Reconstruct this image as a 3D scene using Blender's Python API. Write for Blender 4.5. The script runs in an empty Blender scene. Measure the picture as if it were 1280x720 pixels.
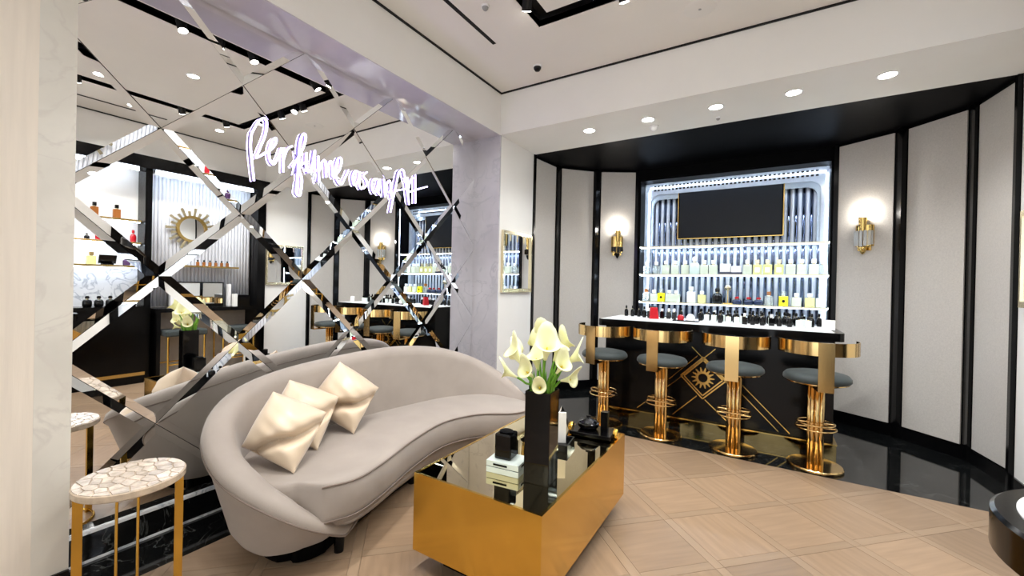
import bpy, math, random
from mathutils import Vector, Matrix
random.seed(7)
PI = math.pi
SC = bpy.context.scene
COL = SC.collection

# ------------------------------------------------------------------ camera, world, exposure
cam_d = bpy.data.cameras.new('camera')
cam = bpy.data.objects.new('camera', cam_d); COL.objects.link(cam)
cam_d.sensor_width = 36.0; cam_d.lens = 14.643; cam_d.shift_y = -0.00177; cam_d.clip_start = 0.03
_R = Vector((0.85077, 0.52510, 0.02140)); _U = Vector((-0.02000, -0.00834, 0.99977)); _F = Vector((-0.52515, 0.85100, -0.00340))
mw = Matrix((( _R.x, _U.x, -_F.x, 0.0), (_R.y, _U.y, -_F.y, 0.0), (_R.z, _U.z, -_F.z, 1.32), (0, 0, 0, 1)))
cam.matrix_world = mw
SC.camera = cam
world = bpy.data.worlds.new('world'); SC.world = world; world.use_nodes = True
bg = world.node_tree.nodes['Background']; bg.inputs[0].default_value = (0.92, 0.96, 1.0, 1); bg.inputs[1].default_value = 1.1
SC.view_settings.view_transform = 'Standard'; SC.view_settings.look = 'None'; SC.view_settings.gamma = 1.0
SC.view_settings.use_curve_mapping = False
SC.view_settings.exposure = 1.08
L_SOFFIT, L_CEIL, L_TRACK = 22.0, 24.0, 18.0       # downlight watts
E_NICHE, E_BAY, E_SIGN = 19.0, 12.0, 4.5             # strip and neon emission

# room numbers (metres): mirror plane, bulkhead plane, bulkhead end, apse opening, soffit, ceiling, black floor edge, right wall
XM, XD, YF, YB, HS, HC, YP, XR = -2.646, -2.337, 3.502, 4.206, 2.83, 3.247, 3.696, 1.44
YPIER = 0.49

# ------------------------------------------------------------------ materials
def lin(c):
    r = []
    for v in c[:3]:
        v /= 255.0
        r.append(v/12.92 if v <= 0.04045 else ((v+0.055)/1.055)**2.4)
    return (r[0], r[1], r[2], 1.0)
MATS = {}
def M(name, col, rough=0.5, metal=0.0, var=0.06, scale=8.0, bump=0.0, bscale=150.0, spec=0.5, sheen=0.0, coat=0.0,
      trans=0.0, emis=None, estr=0.0, stretch=(1, 1, 1), rand=0.0):
    m = bpy.data.materials.new(name); m.use_nodes = True; nt = m.node_tree; n = nt.nodes; b = n['Principled BSDF']
    c = lin(col)
    tc = n.new('ShaderNodeTexCoord'); mp = n.new('ShaderNodeMapping'); mp.inputs['Scale'].default_value = stretch
    nt.links.new(tc.outputs['Object'], mp.inputs['Vector'])
    nz = n.new('ShaderNodeTexNoise'); nz.inputs['Scale'].default_value = scale; nz.inputs['Detail'].default_value = 4
    nt.links.new(mp.outputs['Vector'], nz.inputs['Vector'])
    cr = n.new('ShaderNodeValToRGB')
    cr.color_ramp.elements[0].position = 0.3; cr.color_ramp.elements[1].position = 0.7
    cr.color_ramp.elements[0].color = tuple(max(0, v*(1-var)) for v in c[:3])+(1,)
    cr.color_ramp.elements[1].color = tuple(min(1, v*(1+var)) for v in c[:3])+(1,)
    nt.links.new(nz.outputs['Fac'], cr.inputs['Fac'])
    out = cr.outputs['Color']
    if rand:
        oi = n.new('ShaderNodeObjectInfo'); mr = n.new('ShaderNodeMapRange')
        mr.inputs['To Min'].default_value = 1-rand; mr.inputs['To Max'].default_value = 1+rand
        nt.links.new(oi.outputs['Random'], mr.inputs['Value'])
        hs = n.new('ShaderNodeHueSaturation'); nt.links.new(out, hs.inputs['Color']); nt.links.new(mr.outputs['Result'], hs.inputs['Value'])
        out = hs.outputs['Color']
    nt.links.new(out, b.inputs['Base Color'])
    b.inputs['Roughness'].default_value = rough; b.inputs['Metallic'].default_value = metal
    b.inputs['Specular IOR Level'].default_value = spec
    if sheen:
        b.inputs['Sheen Weight'].default_value = sheen; b.inputs['Sheen Roughness'].default_value = 0.4
    if coat: b.inputs['Coat Weight'].default_value = coat; b.inputs['Coat Roughness'].default_value = 0.05
    if trans: b.inputs['Transmission Weight'].default_value = trans
    if emis: b.inputs['Emission Color'].default_value = lin(emis); b.inputs['Emission Strength'].default_value = estr
    if bump:
        bz = n.new('ShaderNodeTexNoise'); bz.inputs['Scale'].default_value = bscale; bz.inputs['Detail'].default_value = 3
        nt.links.new(mp.outputs['Vector'], bz.inputs['Vector'])
        bp = n.new('ShaderNodeBump'); bp.inputs['Strength'].default_value = bump; bp.inputs['Distance'].default_value = 0.004
        nt.links.new(bz.outputs['Fac'], bp.inputs['Height']); nt.links.new(bp.outputs['Normal'], b.inputs['Normal'])
    MATS[name] = m
    return m
def marble(name, col, vein, rough=0.08, scale=2.5, width=0.03, soft=0.0):
    m = M(name, col, rough, var=0.10, scale=scale); nt = m.node_tree; n = nt.nodes; b = n['Principled BSDF']
    src = b.inputs['Base Color'].links[0].from_socket
    mp = [x for x in n if x.type == 'MAPPING'][0]
    nz = n.new('ShaderNodeTexNoise'); nz.inputs['Scale'].default_value = scale*1.3; nz.inputs['Detail'].default_value = 7; nz.inputs['Distortion'].default_value = 1.2
    nt.links.new(mp.outputs['Vector'], nz.inputs['Vector'])
    cr = n.new('ShaderNodeValToRGB'); e = cr.color_ramp.elements
    e[0].position = 0.5-width; e[0].color = (0, 0, 0, 1); e[1].position = 0.5+width; e[1].color = (0, 0, 0, 1)
    k = e.new(0.5); k.color = (1, 1, 1, 1)
    nt.links.new(nz.outputs['Fac'], cr.inputs['Fac'])
    mx = n.new('ShaderNodeMixRGB'); mx.inputs['Color2'].default_value = lin(vein)
    nt.links.new(cr.outputs['Color'], mx.inputs['Fac']); nt.links.new(src, mx.inputs['Color1']); nt.links.new(mx.outputs['Color'], b.inputs['Base Color'])
    return m
M('white_paint', (238, 236, 231), 0.6, var=0.015, scale=3)
M('ceiling_paint', (240, 237, 231), 0.7, var=0.015, scale=2)
M('pier_veneer', (226, 216, 202), 0.45, var=0.04, scale=6, stretch=(9, 9, 0.5), bump=0.08, bscale=30)
M('soffit_gloss', (206, 203, 212), 0.08, var=0.03, spec=0.8)
M('black_lacquer', (7, 7, 8), 0.16, var=0.1, spec=0.22)
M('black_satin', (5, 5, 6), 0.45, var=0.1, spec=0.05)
M('black_matt', (6, 6, 7), 0.8, var=0.1)
M('panel_fabric', (196, 190, 182), 0.6, var=0.07, scale=90, bump=0.5, bscale=220)
marble('grey_marble', (194, 191, 197), (180, 178, 185), 0.18, 3.0, 0.03)
marble('pale_marble', (214, 210, 200), (207, 202, 193), 0.3, 3.0, 0.03)
marble('black_marble', (16, 17, 17), (70, 72, 70), 0.06, 2.2, 0.006)
marble('white_marble', (228, 230, 232), (170, 176, 184), 0.15, 4.0, 0.04)
M('brass', (228, 184, 86), 0.14, 1.0, var=0.05, scale=3)
M('stool_brass', (234, 200, 138), 0.15, 1.0, var=0.04, scale=3)
M('gold', (216, 184, 112), 0.18, 1.0, var=0.04)
M('pale_gold', (226, 214, 180), 0.22, 1.0, var=0.04)
M('mirror', (250, 251, 251), 0.0, 1.0, var=0.0)
M('bronze_mirror', (222, 206, 164), 0.01, 1.0, var=0.0)
M('plinth_bronze', (150, 130, 86), 0.06, 1.0, var=0.2, scale=6)
M('chrome_flute', (232, 236, 244), 0.07, 1.0, var=0.02)
M('dark_flute', (120, 130, 156), 0.06, 1.0, var=0.02)
M('white_flute', (226, 229, 236), 0.35, var=0.02)
M('frame_gloss', (206, 214, 224), 0.12, 0.5, var=0.06, scale=14)
M('frosted_blue', (176, 190, 204), 0.2, 0.6, var=0.05)
M('velvet_taupe', (153, 143, 134), 0.75, var=0.07, scale=5, sheen=0.25, bump=0.12, bscale=300)
M('velvet_piping', (120, 106, 96), 0.7, var=0.05, sheen=0.3)
M('satin_cream', (214, 194, 168), 0.38, var=0.04, scale=5, sheen=0.3, spec=0.6)
M('seat_velvet', (52, 60, 60), 0.7, var=0.1, scale=12, sheen=0.12)
M('wood', (149, 125, 101), 0.32, var=0.12, scale=5, stretch=(0.6, 7, 1), rand=0.16)
M('wood_strip', (153, 130, 106), 0.32, var=0.08, scale=5, stretch=(0.6, 7, 1), rand=0.05)
M('wood_base', (140, 118, 94), 0.4, var=0.1, scale=4, stretch=(1, 6, 1))
M('agate', (204, 190, 174), 0.15, var=0.26, scale=34, rand=0.16)
M('agate_resin', (190, 172, 150), 0.2, var=0.2, scale=30)
M('screen', (17, 20, 26), 0.3, var=0.05, spec=0.25)
M('dark_glass', (6, 6, 7), 0.04, var=0.05, spec=0.35)
M('clear_glass', (236, 242, 238), 0.03, var=0.02, trans=0.75)
M('mist_glass', (214, 226, 220), 0.08, var=0.03)
M('yellow_juice', (242, 236, 160), 0.06, var=0.04, trans=0.3)
M('pale_juice', (240, 245, 222), 0.06, var=0.04, trans=0.35)
M('bright_yellow', (240, 226, 30), 0.2, var=0.04)
M('red', (176, 22, 34), 0.25, var=0.1)
M('amber', (150, 92, 44), 0.12, var=0.1)
M('navy', (34, 44, 72), 0.2, var=0.1)
M('plum', (70, 40, 84), 0.2, var=0.1)
M('white_plastic', (238, 238, 238), 0.35, var=0.02)
M('paper', (244, 242, 236), 0.6, var=0.02)
M('petal', (246, 246, 196), 0.45, var=0.05, scale=12)
M('spadix', (226, 196, 60), 0.5, var=0.1)
M('stem', (108, 164, 48), 0.4, var=0.15, scale=20)
M('greige_panel', (176, 166, 152), 0.5, var=0.06, scale=20)
M('crystal', (235, 240, 244), 0.02, var=0.02, trans=0.5)
M('led_white', (255, 255, 255), 0.5, emis=(218, 234, 255), estr=E_NICHE)
M('led_bay', (255, 255, 255), 0.5, emis=(226, 238, 255), estr=E_BAY)
M('neon', (255, 255, 255), 0.4, emis=(206, 190, 255), estr=E_SIGN)
M('neon_back', (196, 186, 224), 0.5, var=0.02)
M('lamp_face', (255, 255, 255), 0.4, emis=(255, 250, 238), estr=14.0)
M('bulb', (255, 255, 255), 0.4, emis=(255, 250, 240), estr=16.0)
M('grey_plastic', (150, 150, 148), 0.5, var=0.05)

# ------------------------------------------------------------------ mesh helpers
class MB:
    def __init__(s): s.v = []; s.f = []
    def box(s, x0, x1, y0, y1, z0, z1):
        b = len(s.v)
        s.v += [(x0, y0, z0), (x1, y0, z0), (x1, y1, z0), (x0, y1, z0), (x0, y0, z1), (x1, y0, z1), (x1, y1, z1), (x0, y1, z1)]
        s.f += [tuple(b+i for i in q) for q in ((0, 3, 2, 1), (4, 5, 6, 7), (0, 1, 5, 4), (1, 2, 6, 5), (2, 3, 7, 6), (3, 0, 4, 7))]
        return s
    def prism(s, poly, z0, z1, inset=0.0):
        b = len(s.v); n = len(poly)
        cx = sum(p[0] for p in poly)/n; cy = sum(p[1] for p in poly)/n
        s.v += [(p[0], p[1], z0) for p in poly]
        s.v += [(p[0]+(cx-p[0])*inset, p[1]+(cy-p[1])*inset, z1) for p in poly]
        s.f.append(tuple(range(b+n-1, b-1, -1))); s.f.append(tuple(range(b+n, b+2*n)))
        for i in range(n):
            j = (i+1) % n; s.f.append((b+i, b+j, b+n+j, b+n+i))
        return s
    def lathe(s, prof, n=32, c=(0, 0, 0)):          # prof: (r, z) from bottom to top; r 0 closes
        rings = []
        for r, z in prof:
            if r <= 1e-6:
                rings.append([len(s.v)]); s.v.append((c[0], c[1], c[2]+z))
            else:
                b = len(s.v); rings.append(list(range(b, b+n)))
                for i in range(n):
                    a = 2*PI*i/n; s.v.append((c[0]+r*math.cos(a), c[1]+r*math.sin(a), c[2]+z))
        for A, B in zip(rings, rings[1:]):
            for i in range(n):
                j = (i+1) % n
                if len(A) == 1 and len(B) == 1: continue
                if len(A) == 1: s.f.append((A[0], B[j], B[i]))
                elif len(B) == 1: s.f.append((A[i], A[j], B[0]))
                else: s.f.append((A[i], A[j], B[j], B[i]))
        return s
    def tube(s, path, r, n=8, closed=False, cap=True):
        P = [Vector(p) for p in path]; m = len(P); rings = []
        up = Vector((0.31, 0.17, 0.93)).normalized()
        for i in range(m):
            if closed: t = P[(i+1) % m]-P[i-1]
            else: t = P[min(i+1, m-1)]-P[max(i-1, 0)]
            t.normalize()
            a = t.cross(up)
            if a.length < 0.05: a = t.cross(Vector((1, 0, 0)))
            a.normalize(); b2 = t.cross(a).normalized()
            rr = r[i] if isinstance(r, (list, tuple)) else r
            b = len(s.v); rings.append(list(range(b, b+n)))
            for k in range(n):
                q = 2*PI*k/n; s.v.append(tuple(P[i]+a*(rr*math.cos(q))+b2*(rr*math.sin(q))))
        prs = list(zip(rings, rings[1:]))
        if closed: prs.append((rings[-1], rings[0]))
        for A, B in prs:
            for k in range(n):
                l = (k+1) % n; s.f.append((A[k], A[l], B[l], B[k]))
        if cap and not closed:
            s.f.append(tuple(reversed(rings[0]))); s.f.append(tuple(rings[-1]))
        return s
    def ribbon(s, outer, inner, z0, z1):            # two matching open plan curves, closed solid between them
        b = len(s.v); n = len(outer)
        for p in outer: s.v += [(p[0], p[1], z0), (p[0], p[1], z1)]
        for p in inner: s.v += [(p[0], p[1], z0), (p[0], p[1], z1)]
        o = lambda i, k: b+2*i+k
        q = lambda i, k: b+2*n+2*i+k
        for i in range(n-1):
            s.f += [(o(i, 0), o(i+1, 0), o(i+1, 1), o(i, 1)), (q(i+1, 0), q(i, 0), q(i, 1), q(i+1, 1)),
                    (o(i, 1), o(i+1, 1), q(i+1, 1), q(i, 1)), (o(i+1, 0), o(i, 0), q(i, 0), q(i+1, 0))]
        s.f += [(o(0, 0), o(0, 1), q(0, 1), q(0, 0)), (o(n-1, 1), o(n-1, 0), q(n-1, 0), q(n-1, 1))]
        return s
    def mesh(s, name):
        me = bpy.data.meshes.new(name); me.from_pydata(s.v, [], s.f); me.update()
        return me
    def build(s, name, mat, parent=None, smooth=0, bev=0.0, fix=True):
        me = s.mesh(name)
        if fix:
            import bmesh
            bm = bmesh.new(); bm.from_mesh(me); bmesh.ops.recalc_face_normals(bm, faces=bm.faces); bm.to_mesh(me); bm.free()
        return put(name, me, mat, parent, smooth, bev)
def put(name, me, mat=None, parent=None, smooth=0, bev=0.0, loc=None, rot=None):
    o = bpy.data.objects.new(name, me); COL.objects.link(o)
    if mat and not me.materials: me.materials.append(MATS[mat])
    if parent: o.parent = parent
    if loc: o.location = loc
    if rot: o.rotation_euler = rot
    if bev:
        bm = o.modifiers.new('bevel', 'BEVEL'); bm.width = bev; bm.segments = 2; bm.limit_method = 'ANGLE'
    if smooth:
        me.polygons.foreach_set('use_smooth', [True]*len(me.polygons))
        es = o.modifiers.new('split', 'EDGE_SPLIT'); es.split_angle = math.radians(smooth)
    return o
def tag(o, label=None, cat=None, group=None, kind=None):
    if label: o['label'] = label
    if cat: o['category'] = cat
    if group: o['group'] = group
    if kind: o['kind'] = kind
    return o
def thing(name, label, cat, loc=(0, 0, 0), rz=0.0, group=None):
    o = bpy.data.objects.new(name, None); COL.objects.link(o); o.location = loc; o.rotation_euler = (0, 0, rz); o.empty_display_size = 0.1
    return tag(o, label, cat, group)
def struct(o, label, cat): return tag(o, label, cat, kind='structure')
def copy_tree(o, parent=None):
    c = o.copy(); COL.objects.link(c); c.parent = parent
    for ch in list(o.children): copy_tree(ch, c)
    return c
def clip(poly, a, b, c):                                # keep a*x+b*y <= c
    out = []
    for i in range(len(poly)):
        p, q = poly[i], poly[(i+1) % len(poly)]
        dp, dq = a*p[0]+b*p[1]-c, a*q[0]+b*q[1]-c
        if dp <= 0: out.append(p)
        if (dp < 0 < dq) or (dq < 0 < dp):
            t = dp/(dp-dq); out.append((p[0]+(q[0]-p[0])*t, p[1]+(q[1]-p[1])*t))
    return out
def clip_rect(poly, x0, x1, y0, y1):
    for h in ((1, 0, x1), (-1, 0, -x0), (0, 1, y1), (0, -1, -y0)):
        poly = clip(poly, *h)
        if len(poly) < 3: return []
    return poly
def area(p): return 0.5*sum(p[i][0]*p[(i+1) % len(p)][1]-p[(i+1) % len(p)][0]*p[i][1] for i in range(len(p)))
def inset(poly, d):                                     # convex polygon, offset every edge inward
    if area(poly) < 0: poly = poly[::-1]
    r = [(-9, -9), (9, -9), (9, 9), (-9, 9)]
    n = len(poly)
    for i in range(n):
        p, q = poly[i], poly[(i+1) % n]
        ex, ey = q[0]-p[0], q[1]-p[1]; l = math.hypot(ex, ey)
        if l < 1e-6: continue
        nx, ny = ey/l, -ex/l
        r = clip(r, nx, ny, nx*p[0]+ny*p[1]-d)
        if len(r) < 3: return []
    return r
def spline(pts, n):                                     # Catmull-Rom through pts, n samples
    m = len(pts); out = []
    for k in range(n):
        t = k/(n-1)*(m-1); i = min(int(t), m-2); u = t-i
        p = [pts[max(i-1, 0)], pts[i], pts[i+1], pts[min(i+2, m-1)]]
        out.append(tuple(0.5*((2*p[1][d])+(-p[0][d]+p[2][d])*u+(2*p[0][d]-5*p[1][d]+4*p[2][d]-p[3][d])*u*u+(-p[0][d]+3*p[1][d]-3*p[2][d]+p[3][d])*u**3) for d in range(len(pts[0]))))
    return out
def lamp(name, kind, loc, power, parent, size=0.1, col=(1, 0.985, 0.965), spot=2.2, rot=(0, 0, 0), blend=0.6):
    l = bpy.data.lights.new(name, kind); l.energy = power; l.color = col
    if kind == 'SPOT': l.spot_size = spot; l.spot_blend = blend; l.shadow_soft_size = size
    elif kind == 'POINT': l.shadow_soft_size = size
    o = bpy.data.objects.new(name, l); COL.objects.link(o); o.location = loc; o.rotation_euler = rot
    if parent: o.parent = parent
    return o

# ================================================================== STRUCTURE
# ---- floor: oak base, parquet pieces at 45 degrees, black marble apse floor, black alcove floor
YN = -4.0
fl = MB().box(XD, XR+0.3, YN, YP, -0.06, -0.006).build('floor', 'wood_base')
struct(fl, 'pale taupe oak parquet floor laid in diagonal squares', 'floor')
pitch, sw = 0.42, 0.05
u0, v0 = 1.414, 2.10
def uv2xy(u, v): return ((u-v)/math.sqrt(2), (u+v)/math.sqrt(2))
def clip_floor(poly): return clip_rect(poly, XD, XR, -0.5, YP)
g = 0.0008
shapes = {}
for nm, rect in (('parquet_tile', (sw+g, pitch-g, sw+g, pitch-g)), ('parquet_strip', (g, sw-g, g, pitch-g)), ('parquet_cross_strip', (sw+g, pitch-g, g, sw-g))):
    for i in range(-10, 12):
        for j in range(-12, 12):
            U, V = u0+i*pitch, v0+j*pitch
            a, b2, c2, d2 = rect
            poly = [uv2xy(U+p, V+q) for p, q in ((a, c2), (b2, c2), (b2, d2), (a, d2))]
            pc = clip_floor(poly)
            if not pc or abs(area(pc)) < 2e-4: continue
            mt = 'wood' if nm == 'parquet_tile' else 'wood_strip'
            zt = 0.0 if nm == 'parquet_tile' else 0.0003
            cx, cy = uv2xy(U, V)
            turn = PI/4 + (PI/2 if (nm == 'parquet_strip') or (nm == 'parquet_tile' and (i+j) % 2) else 0)
            ca, sa = math.cos(-turn), math.sin(-turn)
            loc = lambda p: ((p[0]-cx)*ca-(p[1]-cy)*sa, (p[0]-cx)*sa+(p[1]-cy)*ca)
            full = abs(abs(area(pc))-abs(area(poly))) < 1e-6
            key = (nm, (i+j) % 2 if nm == 'parquet_tile' else 0)
            if full and key in shapes: me = shapes[key]
            else:
                me = MB().prism([loc(p) for p in pc], -0.006, zt).mesh(nm)
                me.materials.append(MATS[mt])
                if full: shapes[key] = me
            put(nm, me, parent=fl, loc=(cx, cy, 0), rot=(0, 0, turn))
fb = MB().box(-2.9, 2.0, YP, 6.1, -0.06, 0.0).build('floor_bar', 'black_marble')
struct(fb, 'polished black marble floor in front of the perfume bar', 'floor')
fa = MB().box(XM-0.02, XD, YPIER, YF, -0.06, 0.001).build('floor_alcove', 'black_marble')
struct(fa, 'polished black marble floor strip along the diamond mirror wall', 'floor')

# ---- left side: pier, bulkhead, alcove back, marble return, white wall
wl = MB().box(-3.1, XD, YN, YPIER-0.1, 0.0, HS).build('wall_left', 'pier_veneer')
struct(wl, 'warm beige veneer pier beside the diamond mirror', 'wall')
MB().box(-3.1, XD+0.001, YPIER-0.1, YPIER, 0.0, HS).build('edge_trim', 'pale_marble', wl)
MB().box(XD, XD+0.014, YN, YPIER, 0.0, 0.16).build('baseboard', 'black_lacquer', wl)
wb = MB().box(-3.1, XD, YN, YB, HS, HC+0.12).build('wall_left_bulkhead', 'white_paint')
struct(wb, 'white dropped bulkhead running over the diamond mirror', 'wall')
wa = MB().box(-3.1, XM-0.012, YPIER, YF, 0.0, HS).build('wall_alcove', 'black_satin')
struct(wa, 'dark backing wall behind the diamond mirror', 'wall')
sk = MB().box(XM-0.012, XM+0.004, YPIER, YF, 0.0, 0.135).build('skirting', 'black_marble', wa)
MB().box(XM-0.012, XM+0.008, YPIER, YF, 0.132, 0.147).build('skirting_cap', 'white_marble', wa)
MB().box(XM, XM+0.008, YPIER, YF, 0.001, 0.012).build('floor_inlay', 'white_marble', wa)
tr = MB().box(-3.1, XD, YF, YF+0.02, 0.0, HS).build('trim_1', 'grey_marble')
struct(tr, 'grey marble return panel at the far end of the mirror', 'wall panel')
ts = MB().box(XM-0.012, XD-0.004, YPIER, YF, HS-0.006, HS).build('trim_2', 'soffit_gloss'); struct(ts, 'glossy pale grey soffit lining over the diamond mirror', 'soffit')
w2 = MB().box(-3.1, XD, YF+0.02, YB, 0.0, HS).build('wall_left_end', 'white_paint')
struct(w2, 'white wall with a framed mirror beside the black apse', 'wall')
MB().box(XD, XD+0.012, YF+0.02, YB, 0.0, 0.09).build('baseboard', 'black_lacquer', w2)

# ---- back bulkhead with soffit, ceiling with black loop
bb = MB().box(XD, XR, YF, YB+0.02, HS, HC+0.12).build('wall_back_bulkhead', 'white_paint')
struct(bb, 'white bulkhead and soffit above the perfume bar', 'wall')
SX0, SX1, SY0, SY1, SWD = -1.50, 0.52, -0.60, 2.74, 0.125
ce = MB()
for r in ((XD, SX0, YN, YF), (SX1, XR, YN, YF), (SX0, SX1, YN, SY0), (SX0, SX1, SY1, YF)): ce.box(*r, HC, HC+0.05)
ce = ce.build('ceiling', 'ceiling_paint'); struct(ce, 'white ceiling with a black rectangular light slot', 'ceiling')
MB().box(SX0+SWD, SX1-SWD, SY0+SWD, SY1-SWD, HC, HC+0.05).build('ceiling_panel', 'ceiling_paint', ce)
sl = MB().box(SX0-0.02, SX1+0.02, SY0-0.02, SY1+0.02, HC+0.09, HC+0.12)
for r in ((SX0-0.01, SX0, SY0, SY1), (SX1, SX1+0.01, SY0, SY1), (SX0, SX1, SY0-0.01, SY0), (SX0, SX1, SY1, SY1+0.01),
          (SX0+SWD, SX0+SWD+0.01, SY0+SWD, SY1-SWD), (SX1-SWD-0.01, SX1-SWD, SY0+SWD, SY1-SWD), (SX0+SWD, SX1-SWD, SY0+SWD, SY0+SWD+0.01), (SX0+SWD, SX1-SWD, SY1-SWD-0.01, SY1-SWD)):
    sl.box(*r, HC+0.003, HC+0.09)
sl.build('light_slot', 'black_matt', ce)
for nm, r in (('shadow_gap', (XD, XD+0.014, YN, YF)), ('shadow_gap', (XD, XR, YF-0.014, YF)), ('shadow_gap', (XR-0.014, XR, YN, YF))):
    MB().box(*r, HC-0.012, HC+0.002).build(nm, 'black_matt', ce)
for x, y0, y1 in ((-1.925, 0.3, 2.75), (1.0, 0.3, 2.1)):
    MB().box(x, x+0.03, y0, y1, HC-0.003, HC+0.01).build('air_slot', 'black_matt', ce)

# ---- black apse with cream panels around the bar niche
AL = [(-2.355, 4.235), (-2.297, 4.765), (-1.925, 5.165), (-1.47, 5.425)]
AR = [(1.445, 4.235), (1.375, 4.725), (1.015, 5.11), (0.565, 5.40)]
wk = MB()
for A, sgn in ((AL, -1), (AR, 1)):
    for p, q in zip(A, A[1:]):
        d = Vector((q[0]-p[0], q[1]-p[1])).normalized(); nrm = Vector((d.y, -d.x))*(1 if sgn > 0 else -1)
        # nrm must point outward
        if nrm.x*sgn < 0: nrm = -nrm
        e = 0.02
        wk.prism([(p[0]-d.x*e, p[1]-d.y*e), (q[0]+d.x*e, q[1]+d.y*e), (q[0]+nrm.x*0.2, q[1]+nrm.y*0.2), (p[0]+nrm.x*0.2, p[1]+nrm.y*0.2)], 0.0, HS+0.05)
NX0, NX1, NZ1, NY0, NY1 = -1.44, 0.545, 2.70, 5.42, 5.78
wk.box(NX0-0.1, NX1+0.1, NY0-0.005, 6.0, NZ1, HS+0.05)
wk.box(NX0-0.15, NX0, NY0, 6.0, 0, NZ1); wk.box(NX1, NX1+0.15, NY0, 6.0, 0, NZ1); wk.box(NX0, NX1, NY1+0.02, 6.0, 0, NZ1)
wk = wk.build('wall_back', 'black_satin'); struct(wk, 'black faceted apse wall around the lit bar niche', 'wall')
bc = MB().box(-2.9, 2.0, YB+0.02, 6.1, HS, HS+0.06).build('ceiling_apse', 'black_satin'); struct(bc, 'black ceiling over the perfume bar apse', 'ceiling')
cen = Vector((-0.455, 4.6))
for A in (AL, AR):
    for k, (p, q) in enumerate(zip(A, A[1:])):
        P, Q = Vector(p), Vector(q); d = (Q-P).normalized(); nrm = Vector((-d.y, d.x))
        if nrm.dot(cen-P) < 0: nrm = -nrm
        t0 = 0.035 if k == 0 else 0.055; t1 = 0.055 if k < 2 else 0.03
        a, b2 = P+d*t0, Q-d*t1
        quad = [tuple(a), tuple(b2), tuple(b2+nrm*0.012), tuple(a+nrm*0.012)]
        MB().prism(quad, 0.115, HS-0.03).build('wall_panel', 'panel_fabric', wk)
        quad = [tuple(P), tuple(Q), tuple(Q+nrm*0.02), tuple(P+nrm*0.02)]
        MB().prism(quad, 0.0, 0.105).build('baseboard', 'black_lacquer', wk)
    for k, p in enumerate(A):
        P = Vector(p); nrm = (cen-P).normalized() if 0 < k < 3 else ((Vector((0, -1)) if k == 3 else Vector((1 if p[0] < 0 else -1, 0))))
        w = (0.02, 0.045, 0.045, 0.02)[k]; s = Vector((-nrm.y, nrm.x))
        quad = [tuple(P+s*w+nrm*0.03), tuple(P-s*w+nrm*0.03), tuple(P-s*w-nrm*0.03), tuple(P+s*w-nrm*0.03)]
        MB().prism(quad, 0.0, HS).build('post', 'black_lacquer', wk)

# ---- bar niche lining: white and dark flutes, rounded frosted frame, painted reflection dashes
nb = MB().box(NX0, NX1, NY1, NY1+0.02, 0.9, NZ1).build('niche_back', 'frosted_blue', wk)
fw = 0.036; nfl = int((NX1-NX0-0.10)/fw)
fm = MB(); R = fw*0.47
pr = [(-R, 0.0)]+[(R*math.cos(PI-PI*i/8), -R*math.sin(PI*i/8)) for i in range(1, 8)]+[(R, 0.0)]
fm.prism(pr, 0.95, 2.56); fm = fm.mesh('mirror_flute'); fm.materials.append(MATS['dark_flute'])
fm2 = fm.copy(); fm2.name = 'white_flute'; fm2.materials.clear(); fm2.materials.append(MATS['white_flute'])
for i in range(nfl):
    put('mirror_flute' if i % 2 else 'white_flute', fm if i % 2 else fm2, parent=nb, smooth=40 if i < 2 else 0, loc=(NX0+0.05+fw*(i+0.5), NY1, 0))  # white and dark tones paint in the mirrored flutes' bright and dark reflections
# rounded frame border
def rrect(x0, x1, z0, z1, r, n=8):
    pts = [(x0, z0)]
    for k in range(n+1):
        a = PI-PI/2*k/n; pts.append((x0+r+r*math.cos(a), z1-r+r*math.sin(a)))
    for k in range(n+1):
        a = PI/2-PI/2*k/n; pts.append((x1-r+r*math.cos(a), z1-r+r*math.sin(a)))
    pts.append((x1, z0)); return pts
def arch(x0, x1, z0, z1, w, wt, r, y0, y1, name, mat, parent):
    o = rrect(x0, x1, z0, z1, 0.01); i = rrect(x0+w, x1-w, z0, z1-wt, r)
    m = MB().ribbon(o, i, y0, y1)
    m.v = [(x, z, y) for x, y, z in m.v]
    return m.build(name, mat, parent, smooth=40)
arch(NX0+0.004, NX1-0.004, 0.95, NZ1-0.004, 0.075, 0.15, 0.10, NY1-0.10, NY1-0.02, 'niche_frame', 'frame_gloss', wk)
arch(NX0+0.079, NX1-0.079, 1.86, NZ1-0.155, 0.03, 0.06, 0.10, NY1-0.07, NY1-0.02, 'niche_inner_frame', 'frosted_blue', wk)
st = MB()
for i in range(40):
    for z in (2.655, 2.605): st.box(NX0+0.12+i*0.0445, NX0+0.12+i*0.0445+0.026, NY1-0.106, NY1-0.099, z-0.010, z+0.010)
st = st.build('reflection_dashes', 'black_lacquer', wk); st['kind'] = 'stuff'  # black dashes stand in for dark reflections along the niche top
MB().box(NX0+0.02, NX1-0.02, NY0+0.012, NY0+0.03, NZ1-0.012, NZ1-0.001).build('led_strip', 'led_white', wk)
for x in (NX0+0.001, NX1-0.011): MB().box(x, x+0.01, NY0+0.012, NY0+0.022, 1.0, NZ1-0.03).build('led_strip', 'led_white', wk)
for x in (NX0-0.001, NX1-0.017): MB().box(x, x+0.018, NY0-0.003, NY0+0.008, 0.95, NZ1).build('led_lip', 'black_satin', wk)
MB().box(NX0-0.0, NX1+0.0, NY0-0.003, NY0+0.006, NZ1-0.02, NZ1).build('led_lip', 'black_satin', wk)

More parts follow.
